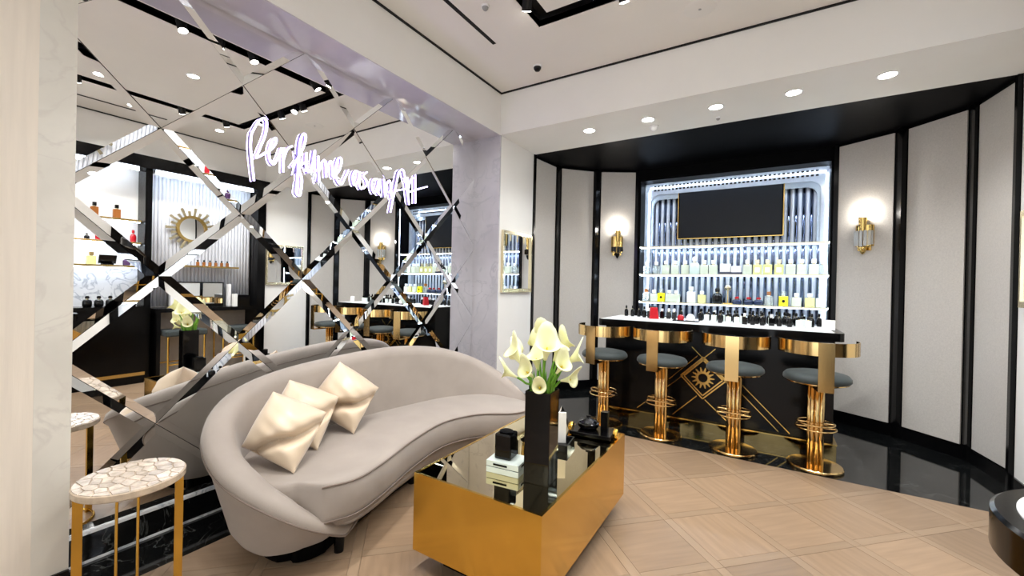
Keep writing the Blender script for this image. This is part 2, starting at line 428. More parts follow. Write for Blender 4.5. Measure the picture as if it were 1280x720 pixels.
# ---- right wall with two display bays (seen in the mirror)
wr = MB().box(XR, XR+0.4, YF+0.01, YB, 0, HS)
wr.box(XR, XR+0.4, YN, YF+0.01, HS, HC+0.12); wr.box(XR, XR+0.4, YN, 0.72, 0, HS)
wr = wr.build('wall_right', 'white_paint'); struct(wr, 'white wall with two black framed display bays facing the mirror', 'wall')
MB().box(XR-0.012, XR, YF+0.01, YB, 0.0, 0.09).build('baseboard', 'black_lacquer', wr)
for y0, y1 in ((3.39, 3.51), (2.03, 2.10), (0.72, 0.80)): MB().box(XR-0.02, XR+0.24, y0, y1, 0, 2.68).build('post', 'black_lacquer', wr)
MB().box(XR-0.10, XR+0.2, 0.70, 3.52, 2.68, HS).build('header', 'black_lacquer', wr)
MB().box(XR+0.22, XR+0.26, 0.80, 3.39, 0, 2.83).build('bay_back', 'white_paint', wr)
MB().box(XR+0.205, XR+0.22, 0.80, 2.03, 0.95, 1.45).build('marble_splashback', 'white_marble', wr)
MB().box(XR+0.19, XR+0.219, 2.10, 3.39, 0, 0.88).build('lower_panel', 'greige_panel', wr)
fm = MB(); pr = [(0.0, -0.021)]+[(-0.02*math.sin(PI*i/6), -0.021*math.cos(PI*i/6)) for i in range(1, 6)]+[(0.0, 0.021)]
fm.prism(pr, 0.93, 2.66); fm = fm.mesh('white_flute'); fm.materials.append(MATS['white_flute'])
for i in range(30): put('white_flute', fm, parent=wr, smooth=40 if i == 0 else 0, loc=(XR+0.22, 2.121+i*0.0429, 0))
for y0, y1 in ((0.85, 1.98), (2.15, 3.34)): MB().box(XR+0.03, XR+0.05, y0, y1, 2.655, 2.675).build('led_strip', 'led_bay', wr)

# ================================================================== DIAMOND MIRROR
mir = thing('wall_mirror', 'large diamond patterned mirror with angled edges in the alcove behind the sofa', 'mirror', (XM, 2.0, 0.147))
hw, hh = 0.382, 0.376
for i in range(-3, 8):
    for j in range(-6, 4):
        if (i+j) % 2: continue
        cy, cz = 1.24+i*hw, 2.078+j*hh
        poly = clip_rect([(cy-hw, cz), (cy, cz-hh), (cy+hw, cz), (cy, cz+hh)], YPIER+0.002, YF-0.001, 0.149, HS-0.007)
        if not poly or abs(area(poly)) < 1e-3: continue
        o = inset(poly, 0.0012); c = inset(poly, 0.036)
        if len(o) < 3: continue
        m = MB(); cc = (sum(p[0] for p in poly)/len(poly), sum(p[1] for p in poly)/len(poly))
        if len(c) == len(o):
            # match ring order by nearest start
            k0 = min(range(len(c)), key=lambda k: (c[k][0]-o[0][0])**2+(c[k][1]-o[0][1])**2); c = c[k0:]+c[:k0]
            n = len(o)
            m.v = [(-0.010, p[0]-2.0, p[1]-0.147) for p in o]+[(0.0, p[0]-2.0, p[1]-0.147) for p in o]+[(0.006, p[0]-2.0, p[1]-0.147) for p in c]
            for a in range(n):
                b2 = (a+1) % n; m.f += [(a, b2, n+b2, n+a), (n+a, n+b2, 2*n+b2, 2*n+a)]
            m.f += [tuple(range(2*n, 3*n)), tuple(range(n-1, -1, -1))]
        else:
            m.prism([(p[0]-2.0, p[1]-0.147) for p in o], -0.010, 0.003); m.v = [(z, x, y) for x, y, z in m.v]
        m.build('mirror_pane', 'mirror', mir)

# ---- neon sign
LET = {
 'P': [[(1.259, 2.179), (1.254, 2.081), (1.276, 1.896)], [(1.26, 2.172), (1.292, 2.245), (1.325, 2.28), (1.343, 2.258), (1.335, 2.184), (1.309, 2.105), (1.284, 2.031)]],
 'e': [[(1.284, 2.031), (1.344, 2.079), (1.379, 2.117), (1.4, 2.16), (1.396, 2.183), (1.374, 2.156), (1.36, 2.096), (1.365, 2.041), (1.387, 2.021), (1.412, 2.066), (1.433, 2.133)]],
 'r': [[(1.446, 2.137), (1.446, 1.988)], [(1.446, 2.063), (1.469, 2.135), (1.5, 2.165)]],
 'f': [[(1.501, 2.035), (1.543, 2.105), (1.582, 2.202), (1.588, 2.26), (1.567, 2.259), (1.55, 2.193), (1.544, 2.063), (1.536, 1.934), (1.532, 1.877), (1.555, 1.862), (1.565, 1.905), (1.568, 1.975), (1.549, 2.039), (1.58, 2.081)]],
 'u': [[(1.596, 2.15), (1.597, 2.059), (1.616, 2.029), (1.64, 2.088), (1.654, 2.184), (1.65, 2.073), (1.666, 2.046)]],
 'm': [[(1.679, 2.151), (1.689, 1.98)], [(1.688, 2.056), (1.711, 2.124), (1.733, 2.125), (1.741, 2.023)], [(1.74, 2.059), (1.763, 2.133), (1.783, 2.129), (1.792, 2.035)]],
 'e2': [[(1.799, 2.032), (1.845, 2.108), (1.856, 2.176), (1.83, 2.176), (1.813, 2.105), (1.825, 2.024), (1.858, 2.001), (1.894, 2.068), (1.915, 2.116)]],
 'a': [[(2.006, 2.119), (1.968, 2.122), (1.951, 2.067), (1.966, 2.017), (1.996, 2.053), (2.014, 2.126), (2.01, 2.031), (2.029, 2.001)]],
 's': [[(2.074, 2.14), (2.043, 2.105), (2.069, 2.079), (2.074, 2.042), (2.044, 2.009)]],
 'a2': [[(2.172, 2.11), (2.134, 2.096), (2.123, 2.036), (2.147, 1.995), (2.173, 2.046), (2.19, 2.111), (2.185, 2.007), (2.203, 1.996)]],
 'n': [[(2.236, 2.127), (2.253, 1.985)], [(2.252, 2.047), (2.279, 2.116), (2.304, 2.109), (2.316, 1.986)]],
 'A': [[(2.308, 1.876), (2.347, 2.045), (2.388, 2.218)], [(2.388, 2.218), (2.443, 2.229), (2.507, 1.971)], [(2.35, 2.054), (2.473, 2.098)]],
 'r2': [[(2.481, 2.194), (2.507, 1.971)], [(2.497, 2.098), (2.519, 2.18), (2.549, 2.204)]],
 't': [[(2.572, 2.237), (2.58, 1.996)], [(2.51, 2.078), (2.615, 2.124), (2.72, 2.167)]]}
sign = thing('neon_sign', 'white handwritten neon sign reading Perfume as an Art on the mirror', 'sign', (XM+0.021, 2.0, 1.86))
NK = 1.018
for k, strokes in LET.items():
    m = MB(); s2 = MB(); s3 = MB()
    for s in strokes:
        s = [(y*NK, 1.32+(z-1.32)*NK) for y, z in s]
        pts = spline(s, max(8, 5*len(s))) if len(s) > 2 else s
        m.tube([(0.004, y-2.0, z-1.86) for y, z in pts], 0.0052, 8)
        s3.tube([(-0.007, y-2.0, z-1.86) for y, z in pts], 0.0060, 8)
        mid = pts[len(pts)//2]
        if len(s2.v) == 0: s2.tube([(-0.009, mid[0]-2.0, mid[1]-1.86), (-0.015, mid[0]-2.0, mid[1]-1.86)], 0.003, 6)
    lo = m.build('letter', 'neon', sign, smooth=60)
    s3.build('tube_backing', 'neon_back', lo, smooth=60)  # added behind each letter so its mirror reflection is a dimmer lavender
    s2.build('standoff', 'clear_glass', lo)

# ================================================================== SOFA
RID = [(-1.785, 1.43, .105), (-1.725, 1.33, .145), (-1.660, 1.20, .225), (-1.670, 1.04, .335), (-1.79, .895, .46), (-1.96, .85, .53), (-2.14, .87, .595), (-2.32, .955, .66), (-2.46, 1.13, .73), (-2.485, 1.4, .79),
       (-2.45, 1.8, .83), (-2.40, 2.2, .84), (-2.30, 2.6, .79), (-2.10, 2.88, .68), (-1.86, 2.96, .56), (-1.60, 2.86, .455)]
sofa = thing('sofa', 'taupe velvet kidney-shaped sofa with a low curved back', 'sofa', (-2.0, 1.9, 0))
def L(p): return (p[0]+2.0, p[1]-1.9)+tuple(p[2:])
NS = 72
rid = spline(RID, NS)
inw = []
for i in range(NS):
    a, b2 = rid[max(i-1, 0)], rid[min(i+1, NS-1)]
    t = Vector((b2[0]-a[0], b2[1]-a[1])).normalized(); inw.append(Vector((t.y, -t.x)))   # right of travel = towards the seat
if inw[NS//2].x < 0: inw = [-v for v in inw]
sh = MB(); prof_n = 0; rings = []
for i in range(NS):
    p = rid[i]; n = inw[i]; e = min(1.0, (NS-1-i)/8.0); e = math.sin(e*PI/2); e0 = min(1.0, i/12.0)
    th = 0.035+0.085*e*(0.25+0.75*e0); z = p[2]
    ring = []
    low = 0.10; e = e*(0.05+0.95*e0)
    for off, zz in ((0.13*(0.05+0.95*e), low), (0.10*(0.05+0.95*e), low+min(0.05, (z-low)*0.2)), (0.055*(0.05+0.95*e), low+(z-low)*0.45), (0.012*e, low+(z-low)*0.78), (-0.004, z-0.07), (-0.008, z-0.045), (0.0, z-0.018), (0.022, z-0.002), (th*0.5, z+0.006), (th-0.02, z-0.004), (th, z-0.03),
                    (th+0.008, z-0.06 if z > 0.5 else z-0.05), (th+0.025, min(z-0.07, 0.45+(z-0.45)*0.3)), (th+0.05, 0.30 if z > 0.42 else z-0.09), (th+0.05, 0.14)):
        q = (p[0]+n.x*off, p[1]+n.y*off); ring.append(len(sh.v)); sh.v.append(L((q[0], q[1], max(zz, 0.10))))
    rings.append(ring)
for A, B in zip(rings, rings[1:]):
    for k in range(len(A)-1): sh.f.append((A[k], A[k+1], B[k+1], B[k]))
    sh.f.append((A[-1], A[0], B[0], B[-1]))
sh.f.append(tuple(rings[0])); sh.f.append(tuple(reversed(rings[-1])))
shell = sh.build('back_shell', 'velvet_taupe', sofa, smooth=70)
MB().tube([L((rid[i][0]-inw[i].x*0.007, rid[i][1]-inw[i].y*0.007, max(0.11, rid[i][2]-0.062))) for i in range(2, NS-2)], 0.0045, 6).build('piping', 'velvet_piping', shell, smooth=60)
FR = [(-1.49, 2.80), (-1.475, 2.66), (-1.53, 2.52), (-1.71, 2.37), (-1.80, 2.12), (-1.745, 1.79), (-1.64, 1.46), (-1.605, 1.27), (-1.66, 1.13)]
NF = 46
fr = spline(FR, NF)
lo_i, hi_i = 14, NS-3
inner = [(rid[i][0]+inw[i].x*0.10, rid[i][1]+inw[i].y*0.10) for i in range(lo_i, hi_i)]
outl = inner+fr
def off_poly(poly, d, corners=None):
    corners = corners or (0, len(poly)-1, len(poly)-NF-1, len(poly)-NF)
    n = len(poly); out = []; s = 1 if area(poly) > 0 else -1
    for i in range(n):
        a, b2 = Vector(poly[i-1]), Vector(poly[(i+1) % n]); t = (b2-a)
        if t.length < 1e-6: out.append(poly[i]); continue
        t.normalize(); nn = Vector((-t.y, t.x))*s
        near = min(min(abs(i-c), n-abs(i-c)) for c in corners)
        dd = d*min(1.0, 0.15+near/7.0)
        out.append((poly[i][0]+nn.x*dd, poly[i][1]+nn.y*dd))
    return out
def loft(levels, cap_mat, name, parent, smooth=60):
    m = MB(); rs = []
    for poly, z in levels:
        b = len(m.v); rs.append(list(range(b, b+len(poly)))); m.v += [L((p[0], p[1], z)) for p in poly]
    for A, B in zip(rs, rs[1:]):
        n = len(A)
        for k in range(n): m.f.append((A[k], A[(k+1) % n], B[(k+1) % n], B[k]))
    m.f.append(tuple(reversed(rs[0]))); m.f.append(tuple(rs[-1]))
    me = m.mesh(name)
    import bmesh
    bm = bmesh.new(); bm.from_mesh(me); bmesh.ops.triangulate(bm, faces=[f for f in bm.faces if len(f.verts) > 4]); bmesh.ops.recalc_face_normals(bm, faces=bm.faces); bm.to_mesh(me); bm.free()
    return put(name, me, cap_mat, parent, smooth)
cush = loft([(off_poly(outl, 0.03), 0.235), (off_poly(outl, 0.008), 0.245), (outl, 0.27), (off_poly(outl, -0.006), 0.33), (outl, 0.385), (off_poly(outl, 0.008), 0.405), (off_poly(outl, 0.022), 0.416), (off_poly(outl, 0.045), 0.422)], 'velvet_taupe', 'seat_cushion', sofa)
MB().tube([L((p[0], p[1], 0.405)) for p in off_poly(outl, 0.004)[len(inner):]], 0.005, 6).build('piping', 'velvet_piping', cush, smooth=60)
MB().tube([L((p[0], p[1], 0.245)) for p in off_poly(outl, 0.004)[len(inner):]], 0.004, 6).build('piping', 'velvet_piping', cush, smooth=60)
inb = [(rid[i][0]+inw[i].x*0.13, rid[i][1]+inw[i].y*0.13) for i in range(9, hi_i)]
frb = spline([(-1.56, 2.86), (-1.60, 2.72), (-1.66, 2.58), (-1.80, 2.42), (-1.90, 2.12), (-1.86, 1.80), (-1.79, 1.54), (-1.765, 1.38), (-1.78, 1.24)], NF)
frt = spline([(-1.52, 2.82), (-1.52, 2.68), (-1.575, 2.54), (-1.75, 2.39), (-1.84, 2.12), (-1.785, 1.79), (-1.68, 1.47), (-1.645, 1.30), (-1.68, 1.16)], NF)
loft([(inb+frb, 0.10), (inb+frt, 0.20), (off_poly(inb+frt, 0.01), 0.24)], 'velvet_taupe', 'base', sofa)
loft([(off_poly(inb+frb, 0.09), 0.012), (off_poly(inb+frb, 0.07), 0.10)], 'black_satin', 'plinth', sofa)  # black block added to darken the shade under the sofa
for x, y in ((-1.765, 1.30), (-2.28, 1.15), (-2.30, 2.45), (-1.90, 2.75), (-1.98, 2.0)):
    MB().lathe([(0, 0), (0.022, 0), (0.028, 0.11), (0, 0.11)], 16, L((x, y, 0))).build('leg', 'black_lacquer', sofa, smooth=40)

# ---- pillows
def pillow(label, base, face, roll, size, lean):
    """square silk cushion standing on one corner; base = lowest corner, face = direction it faces"""
    N = 40; m = MB(); h = size/2
    for sgn in (1, -1):
        for i in range(N+1):
            for j in range(N+1):
                u, v = 2*i/N-1, 2*j/N-1
                pull = 1+0.03*(1-u*u)**2; pull2 = 1+0.03*(1-v*v)**2
                x, y = u*h*pull2*1.0, v*h*pull
                t = max(0.0, (1-u*u)*(1-v*v))
                z = (0.16 if sgn > 0 else 0.05)*t**0.6
                w = (u+v)/2                     # towards the lower corner is -1
                c = (u-v)/2
                crease = math.exp(-((w+0.20+0.05*math.sin(5*c))/0.10)**2)*max(0, 1-(c/0.85)**4)
                if sgn > 0: z -= 0.085*crease
                z += 0.004*math.sin(17*c+9*w)*t
                z = z*sgn
                bend = max(0.0, -(w+0.15)); z += 0.20*bend**1.2*(1-0.3*abs(c))   # lower corner folds forward
                m.v.append((x, y, z))
    st2 = (N+1)**2
    for s in (0, 1):
        for i in range(N):
            for j in range(N):
                a = s*st2+i*(N+1)+j; q = (a, a+N+1, a+N+2, a+1); m.f.append(q if s == 0 else q[::-1])
    me = m.mesh('pillow')
    import bmesh
    bm = bmesh.new(); bm.from_mesh(me); bmesh.ops.remove_doubles(bm, verts=bm.verts, dist=0.0004); bmesh.ops.recalc_face_normals(bm, faces=bm.faces); bm.to_mesh(me); bm.free()
    o = put('pillow', me, 'satin_cream', None, 75)
    f = Vector((face[0], face[1], 0)).normalized(); f = (f*math.cos(lean)+Vector((0, 0, 1))*math.sin(lean)).normalized()
    up0 = Vector((0, 0, 1)); side = up0.cross(f).normalized(); up = f.cross(side)
    ca, sa = math.cos(roll), math.sin(roll)
    side, up = side*ca+up*sa, up*ca-side*sa
    # local diagonal (1,1)/sqrt2 -> up, (1,-1)/sqrt2 -> side
    ex = (up+side)/math.sqrt(2); ey = (up-side)/math.sqrt(2); ez = ex.cross(ey)
    if ez.dot(f) < 0: ex, ey = ey, ex; ez = ex.cross(ey)
    R3 = Matrix((ex, ey, ez)).transposed()
    zmin = min((R3 @ v.co).z for v in me.vertices)
    cb = min(me.vertices, key=lambda v: (R3 @ v.co).z).co
    o.matrix_world = Matrix.Translation(Vector(base)-R3 @ cb) @ R3.to_4x4()
    tag(o, label, 'cushion', 'cream silk pillows on the sofa')
pillow('cream silk pillow on the sofa, closest to the marble side table', (-1.850, 1.115, 0.426), (0.78, -0.60), 0.33, 0.28, 0.22)
pillow('cream silk pillow on the sofa, middle one of three', (-2.008, 1.337, 0.426), (0.84, -0.52), 0.36, 0.285, 0.22)
pillow('cream silk pillow on the sofa, farthest from the marble side table', (-2.053, 1.598, 0.426), (0.88, -0.46), 0.12, 0.30, 0.16)

# ================================================================== SIDE TABLE
sx, sy, sz, sr = -2.10, 0.61, 0.545, 0.168
sd = thing('side_table', 'round side table with agate slice top and brass legs by the pier', 'side table', (sx, sy, 0))
tp = MB().lathe([(0, sz-0.028), (sr-0.004, sz-0.028), (sr, sz-0.024), (sr, sz-0.003), (sr-0.003, sz-0.001), (0, sz-0.001)], 48).build('table_top', 'agate_resin', sd, smooth=40)
seeds = [(random.uniform(-sr, sr), random.uniform(-sr, sr)) for _ in range(400)]
ch = []
for s in seeds:
    if math.hypot(*s) < sr*0.99 and all(math.hypot(s[0]-c[0], (s[1]-c[1])*1.5) > 0.042 for c in ch): ch.append(s)
for c in ch:
    poly = [(sr*0.985*math.cos(2*PI*k/40), sr*0.985*math.sin(2*PI*k/40)) for k in range(40)]
    for d in ch:
        if d is c: continue
        a, b2 = d[0]-c[0], (d[1]-c[1])*2.25
        poly = clip(poly, a, b2, a*(c[0]+d[0])/2+b2*(c[1]+d[1])/2)
        if len(poly) < 3: break
    if len(poly) >= 3:
        q = inset(poly, 0.0022)
        if len(q) >= 3: MB().prism(q, sz-0.002, sz+0.002, 0.03).build('agate_slice', 'agate', tp)
for a in (1.29, 4.43):
    x, y = 0.146*math.cos(a), 0.146*math.sin(a); t = (-math.sin(a), math.cos(a))
    q = [(x+t[0]*i_*0.006+math.cos(a)*j_*0.014, y+t[1]*i_*0.006+math.sin(a)*j_*0.014) for i_, j_ in ((-1, -1), (1, -1), (1, 1), (-1, 1))]
    MB().prism(q, 0.0, sz-0.028).build('leg', 'brass', sd)
for q in (-0.028, 0.035): MB().tube([(0.28*q-0.05, 0.96*q, 0.012), (0.28*q-0.05, 0.96*q, sz-0.028)], 0.005, 8).build('rod', 'brass', sd)
MB().tube([(0.148*math.cos(2*PI*k/40), 0.148*math.sin(2*PI*k/40), 0.008) for k in range(40)], 0.007, 8, closed=True).build('foot_hoop', 'brass', sd, smooth=60)

# ================================================================== COFFEE TABLE
TX0, TX1, TY0, TY1, TZ = -1.37, -0.71, 1.40, 2.46, 0.45
ct = thing('coffee_table', 'low brass box coffee table with a mirrored top', 'coffee table', ((TX0+TX1)/2, (TY0+TY1)/2, 0))
ax, ay = (TX1-TX0)/2, (TY1-TY0)/2
for r in ((-ax, ax, -ay, -ay+0.012), (-ax, ax, ay-0.012, ay), (-ax, -ax+0.012, -ay+0.012, ay-0.012), (ax-0.012, ax, -ay+0.012, ay-0.012)):
    MB().box(*r, 0.095, TZ).build('side_panel', 'brass', ct)
MB().box(-ax+0.012, ax-0.012, -ay+0.012, ay-0.012, TZ-0.02, TZ-0.001).build('mirror_top', 'bronze_mirror', ct)
MB().box(-ax+0.012, ax-0.012, -ay+0.012, ay-0.012, 0.095, 0.115).build('bottom_board', 'black_satin', ct)
MB().box(-ax+0.10, ax-0.10, -ay+0.10, ay-0.10, 0.0, 0.095).build('plinth', 'black_satin', ct)
T = TZ-0.001
# vase and calla lilies
VX, VY, VH, VW = -0.855, 1.665, 0.405, 0.059
va = thing('vase', 'tall square black vase holding calla lilies on the coffee table', 'vase', (VX, VY, T), 0.10)
m = MB(); w, wi = VW, VW-0.006
m.v = [(sx_*a, sy_*a, z) for a, z in ((w, 0), (w, VH), (wi, VH), (wi, 0.02)) for sx_, sy_ in ((-1, -1), (1, -1), (1, 1), (-1, 1))]
for k in range(3):
    for i in range(4): m.f.append((4*k+i, 4*k+(i+1) % 4, 4*k+4+(i+1) % 4, 4*k+4+i))
m.f += [(3, 2, 1, 0), (12, 13, 14, 15)]
m.build('vase_body', 'dark_glass', va, bev=0.003)
def lily(label, az, spread, h, size, face_up, slot, grp='calla lilies in the black vase'):
    t = thing('calla_lily', label, 'flower', (VX, VY, T), 0, grp)
    top = Vector((spread[0], spread[1], h))
    root = Vector((slot[0], slot[1], 0.03))
    lip = Vector((slot[0], slot[1], VH-0.03))
    path = spline([tuple(root), tuple(lip), tuple(lip*0.45+top*0.55+Vector((0, 0, 0.012))), tuple(top)], 16)
    MB().tube(path, 0.0050, 8).build('stem', 'stem', t, smooth=60)
    d = (Vector((math.cos(az), math.sin(az), 0))*(1-face_up)+Vector((0, 0, 1))*face_up).normalized()
    s = d.cross(Vector((0, 0, 1)))
    if s.length < 0.05: s = Vector((1, 0, 0))
    s.normalize(); upv = s.cross(d).normalized()
    m = MB(); nu, nv = 22, 9; rs = []
    for k in range(nv):
        q = k/(nv-1); b = len(m.v); rs.append(list(range(b, b+nu)))
        for i in range(nu):
            th = 2*PI*i/nu
            tip = max(0.0, math.cos(th))**3
            rad = size*(0.10+0.50*q**1.4+0.20*q**4)*(0.84+0.38*tip*q)
            ax_ = size*1.45*q-size*0.40*q**4*(1-2.2*tip)
            p = top+d*ax_+upv*(rad*math.cos(th)*0.9-0.0)+s*(rad*math.sin(th))
            m.v.append(tuple(p))
    for A, B in zip(rs, rs[1:]):
        for i in range(nu): m.f.append((A[i], A[(i+1) % nu], B[(i+1) % nu], B[i]))
    m.f.append(tuple(rs[0]))
    o = m.build('spathe', 'petal', t, smooth=80)
    so = o.modifiers.new('solid', 'SOLIDIFY'); so.thickness = 0.0015
    MB().tube([tuple(top+d*0.01), tuple(top+d*size*0.5), tuple(top+d*size*0.85)], [0.006, 0.006, 0.003], 8).build('spadix', 'spadix', t, smooth=60)
A0 = math.radians
for lab, az, top_x, top_y, h, sz_, fu, slot in (
    ('calla lily leaning out low towards the sofa pillows', 205, -0.104, -0.049, 0.453, 0.0589, 0.30, (-0.0385, -0.0060)),
    ('calla lily reaching out flat towards the mirror wall', 165, -0.106, 0.028, 0.513, 0.0684, 0.35, (-0.0347, 0.0178)),
    ('calla lily standing upright in the middle of the bunch', 90, -0.008, 0.024, 0.570, 0.0779, 0.85, (-0.0058, 0.0149)),
    ('tallest calla lily opening towards the room', 310, 0.042, -0.064, 0.553, 0.0798, 0.62, (0.0058, -0.0149)),
    ('calla lily reaching out towards the bar stools', 25, 0.087, 0.041, 0.522, 0.0703, 0.40, (0.0276, 0.0275)),
    ('calla lily drooping towards the bar with a pointed tip', 355, 0.090, -0.004, 0.457, 0.0589, 0.20, (0.0385, 0.0060)),
    ('small calla lily hanging low over the vase rim', 290, 0.019, -0.056, 0.424, 0.0475, 0.25, (0.0176, -0.0348)),
    ('calla lily opening wide towards the sofa seat', 230, -0.073, -0.068, 0.523, 0.0722, 0.55, (-0.0276, -0.0275)),
    ('calla lily tucked behind the tallest bloom', 55, 0.044, 0.078, 0.546, 0.0703, 0.65, (0.0062, 0.0385)),
    ('calla lily tucked behind the bloom over the sofa', 130, -0.055, 0.062, 0.538, 0.0703, 0.60, (-0.0176, 0.0348)),
    ('calla lily low between the stems beside the sofa', 255, -0.013, -0.065, 0.470, 0.0608, 0.40, (-0.0062, -0.0385)),
    ('half open calla lily over the glass box', 265, -0.016, -0.016, 0.492, 0.0665, 0.75, (-0.0149, -0.0058)),
    ('half open calla lily over the black tray', 10, 0.054, 0.001, 0.539, 0.0703, 0.70, (0.0149, 0.0058)),
    ('narrow calla lily bud beside the tallest bloom', 335, 0.080, -0.028, 0.493, 0.0627, 0.50, (0.0347, -0.0178))):
    lily(lab, A0(az), (top_x, top_y), h, sz_, fu, slot)
# leaves of the bunch
lf = thing('leaf_bunch', 'bright green lily leaves rising from the black vase', 'leaves', (VX, VY, T))
for k in range(14):
    a = k*2.4; m = MB(); e = Vector((0.066*math.cos(a), 0.066*math.sin(a), VH+0.075+0.015*(k % 3)))
    b0 = Vector((0.049*math.cos(a), 0.049*math.sin(a), VH-0.06)); s = Vector((-math.sin(a), math.cos(a), 0))
    for i in range(7):
        q = i/6; p = b0.lerp(e, q)-Vector((math.cos(a), math.sin(a), 0))*0.003*math.sin(PI*q); wv = 0.008*math.sin(PI*(0.15+0.85*q))+0.0005
        m.v += [tuple(p+s*wv), tuple(p-s*wv)]
    for i in range(6): m.f.append((2*i, 2*i+1, 2*i+3, 2*i+2))
    o = m.build('leaf', 'stem', lf, smooth=80); so = o.modifiers.new('solid', 'SOLIDIFY'); so.thickness = 0.0015
# glass box with black candle
gb = thing('glass_box', 'low pale glass box with black slots under the candle', 'box', (-1.03, 1.665, T), 0.12)
m = MB().box(-0.082, 0.082, -0.062, 0.062, 0.0, 0.026).build('box_tray', 'mist_glass', gb, bev=0.002)
MB().box(-0.082, 0.082, -0.062, 0.062, 0.029, 0.056).build('box_lid', 'mist_glass', gb, bev=0.002)
MB().box(-0.078, 0.078, -0.058, 0.058, 0.026, 0.029).build('seam', 'black_lacquer', gb)
MB().box(-0.045, 0.025, -0.0645, -0.0615, 0.038, 0.046).build('slot', 'black_lacquer', gb)
MB().box(0.0815, 0.0845, -0.03, 0.03, 0.038, 0.046).build('slot', 'black_lacquer', gb)
cd = thing('candle_jar', 'black square candle jar standing on the glass box', 'candle', (-1.045, 1.672, T+0.056), 0.12)
MB().box(-0.042, 0.042, -0.042, 0.042, 0.0, 0.118).build('jar_body', 'dark_glass', cd, bev=0.008)
MB().lathe([(0, 0.1185), (0.030, 0.1185), (0.032, 0.124), (0.028, 0.126), (0, 0.123)], 24).build('wax_cap', 'black_satin', cd, smooth=40)
# black tray, white card, folded card
bt = thing('black_tray', 'small black lacquer tray behind the vase', 'tray', (-0.985, 2.06, T), 0.15)
MB().box(-0.10, 0.10, -0.075, 0.075, 0.0, 0.014).build('tray_base', 'black_lacquer', bt, bev=0.002)
for r in ((-0.10, 0.10, -0.075, -0.068), (-0.10, 0.10, 0.068, 0.075), (-0.10, -0.093, -0.068, 0.068), (0.093, 0.10, -0.068, 0.068)):
    MB().box(*r, 0.014, 0.038).build('tray_rim', 'black_lacquer', bt)
wc = MB().box(-0.030, 0.030, -0.006, 0.006, 0, 0.165).build('white_box', 'paper', None, bev=0.001)
wc.location = (-0.955, 2.085, T+0.0145); wc.rotation_euler = (0, 0, 0.5); tag(wc, 'slim white carton standing in the black tray', 'carton')
fc = thing('tent_card', 'black and white folded tent card on the coffee table', 'card', (-1.075, 2.33, T), 0.35)
m = MB(); m.v = [(-0.045, -0.03, 0), (-0.041, -0.03, 0), (0.012, -0.03, 0.125), (0.012, -0.03, 0.133), (-0.045, 0.03, 0), (-0.041, 0.03, 0), (0.012, 0.03, 0.125), (0.012, 0.03, 0.133)]
m.f = [(0, 1, 2, 3), (4, 7, 6, 5), (0, 3, 7, 4), (1, 5, 6, 2), (0, 4, 5, 1), (3, 2, 6, 7)]; m.build('front_leaf', 'paper', fc)
m = MB(); m.v = [(0.060, -0.03, 0), (0.064, -0.03, 0), (0.0125, -0.03, 0.133), (0.0125, -0.03, 0.122), (0.060, 0.03, 0), (0.064, 0.03, 0), (0.0125, 0.03, 0.133), (0.0125, 0.03, 0.122)]
m.f = [(0, 1, 2, 3), (4, 7, 6, 5), (0, 3, 7, 4), (1, 5, 6, 2), (0, 4, 5, 1), (3, 2, 6, 7)]; m.build('back_leaf', 'black_satin', fc)
bd = thing('serving_tray', 'black lacquer tray with round brass handles at the table end', 'tray', (-0.865, 2.345, T), 0.10)
MB().box(-0.12, 0.12, -0.085, 0.085, 0.008, 0.030).build('tray_body', 'black_lacquer', bd, bev=0.004)
for sx_ in (-1, 1):
    m = MB().lathe([(0, -0.012), (0.026, -0.012), (0.028, -0.008), (0.028, 0.008), (0.026, 0.012), (0, 0.012)], 24)
    m.v = [(z+sx_*0.133, x, y+0.028) for x, y, z in m.v]; m.build('handle', 'brass', bd, smooth=40)
dish = thing('black_dish', 'glossy black lidded dish on the brass handled tray', 'dish', (-0.895, 2.345, T+0.0306))
MB().lathe([(0, 0), (0.045, 0), (0.062, 0.02), (0.064, 0.036), (0.055, 0.040), (0, 0.040)], 28).build('bowl', 'dark_glass', dish, smooth=50)
MB().lathe([(0, 0.040), (0.056, 0.040), (0.050, 0.052), (0.02, 0.060), (0.012, 0.066), (0.014, 0.076), (0, 0.080)], 28).build('lid', 'dark_glass', dish, smooth=50)
bx = thing('perfume_box', 'narrow black perfume box upright on the brass handled tray', 'box', (-0.80, 2.36, T+0.0306), 0.1)
MB().box(-0.02, 0.02, -0.02, 0.02, 0, 0.075).build('box_base', 'black_lacquer', bx, bev=0.001)
MB().box(-0.0205, 0.0205, -0.0205, 0.0205, 0.076, 0.112).build('box_lid', 'black_lacquer', bx, bev=0.001)

# ================================================================== BAR
BX0, BX1 = -1.50, 0.515
bar = thing('bar_counter', 'black perfume bar with white counter inlay and brass sun emblem', 'bar', ((BX0+BX1)/2, 4.25, 0))
bw = (BX1-BX0)/2
MB().box(-bw+0.05, bw-0.05, 0.0, 0.50, 0.09, 0.925).build('body', 'black_lacquer', bar, bev=0.003)
MB().box(-bw+0.03, bw-0.03, -0.03, 0.50, 0.0, 0.080).build('plinth', 'plinth_bronze', bar)
MB().box(-bw+0.025, bw-0.025, -0.036, 0.505, 0.080, 0.090).build('plinth_cap', 'gold', bar)
def rounded(x0, x1, y0, y1, r, n=6):
    o = []
    for cx, cy, a0 in ((x1-r, y0+r, -PI/2), (x1-r, y1-r, 0), (x0+r, y1-r, PI/2), (x0+r, y0+r, PI)):
        for k in range(n+1): o.append((cx+r*math.cos(a0+PI/2*k/n), cy+r*math.sin(a0+PI/2*k/n)))
    return o
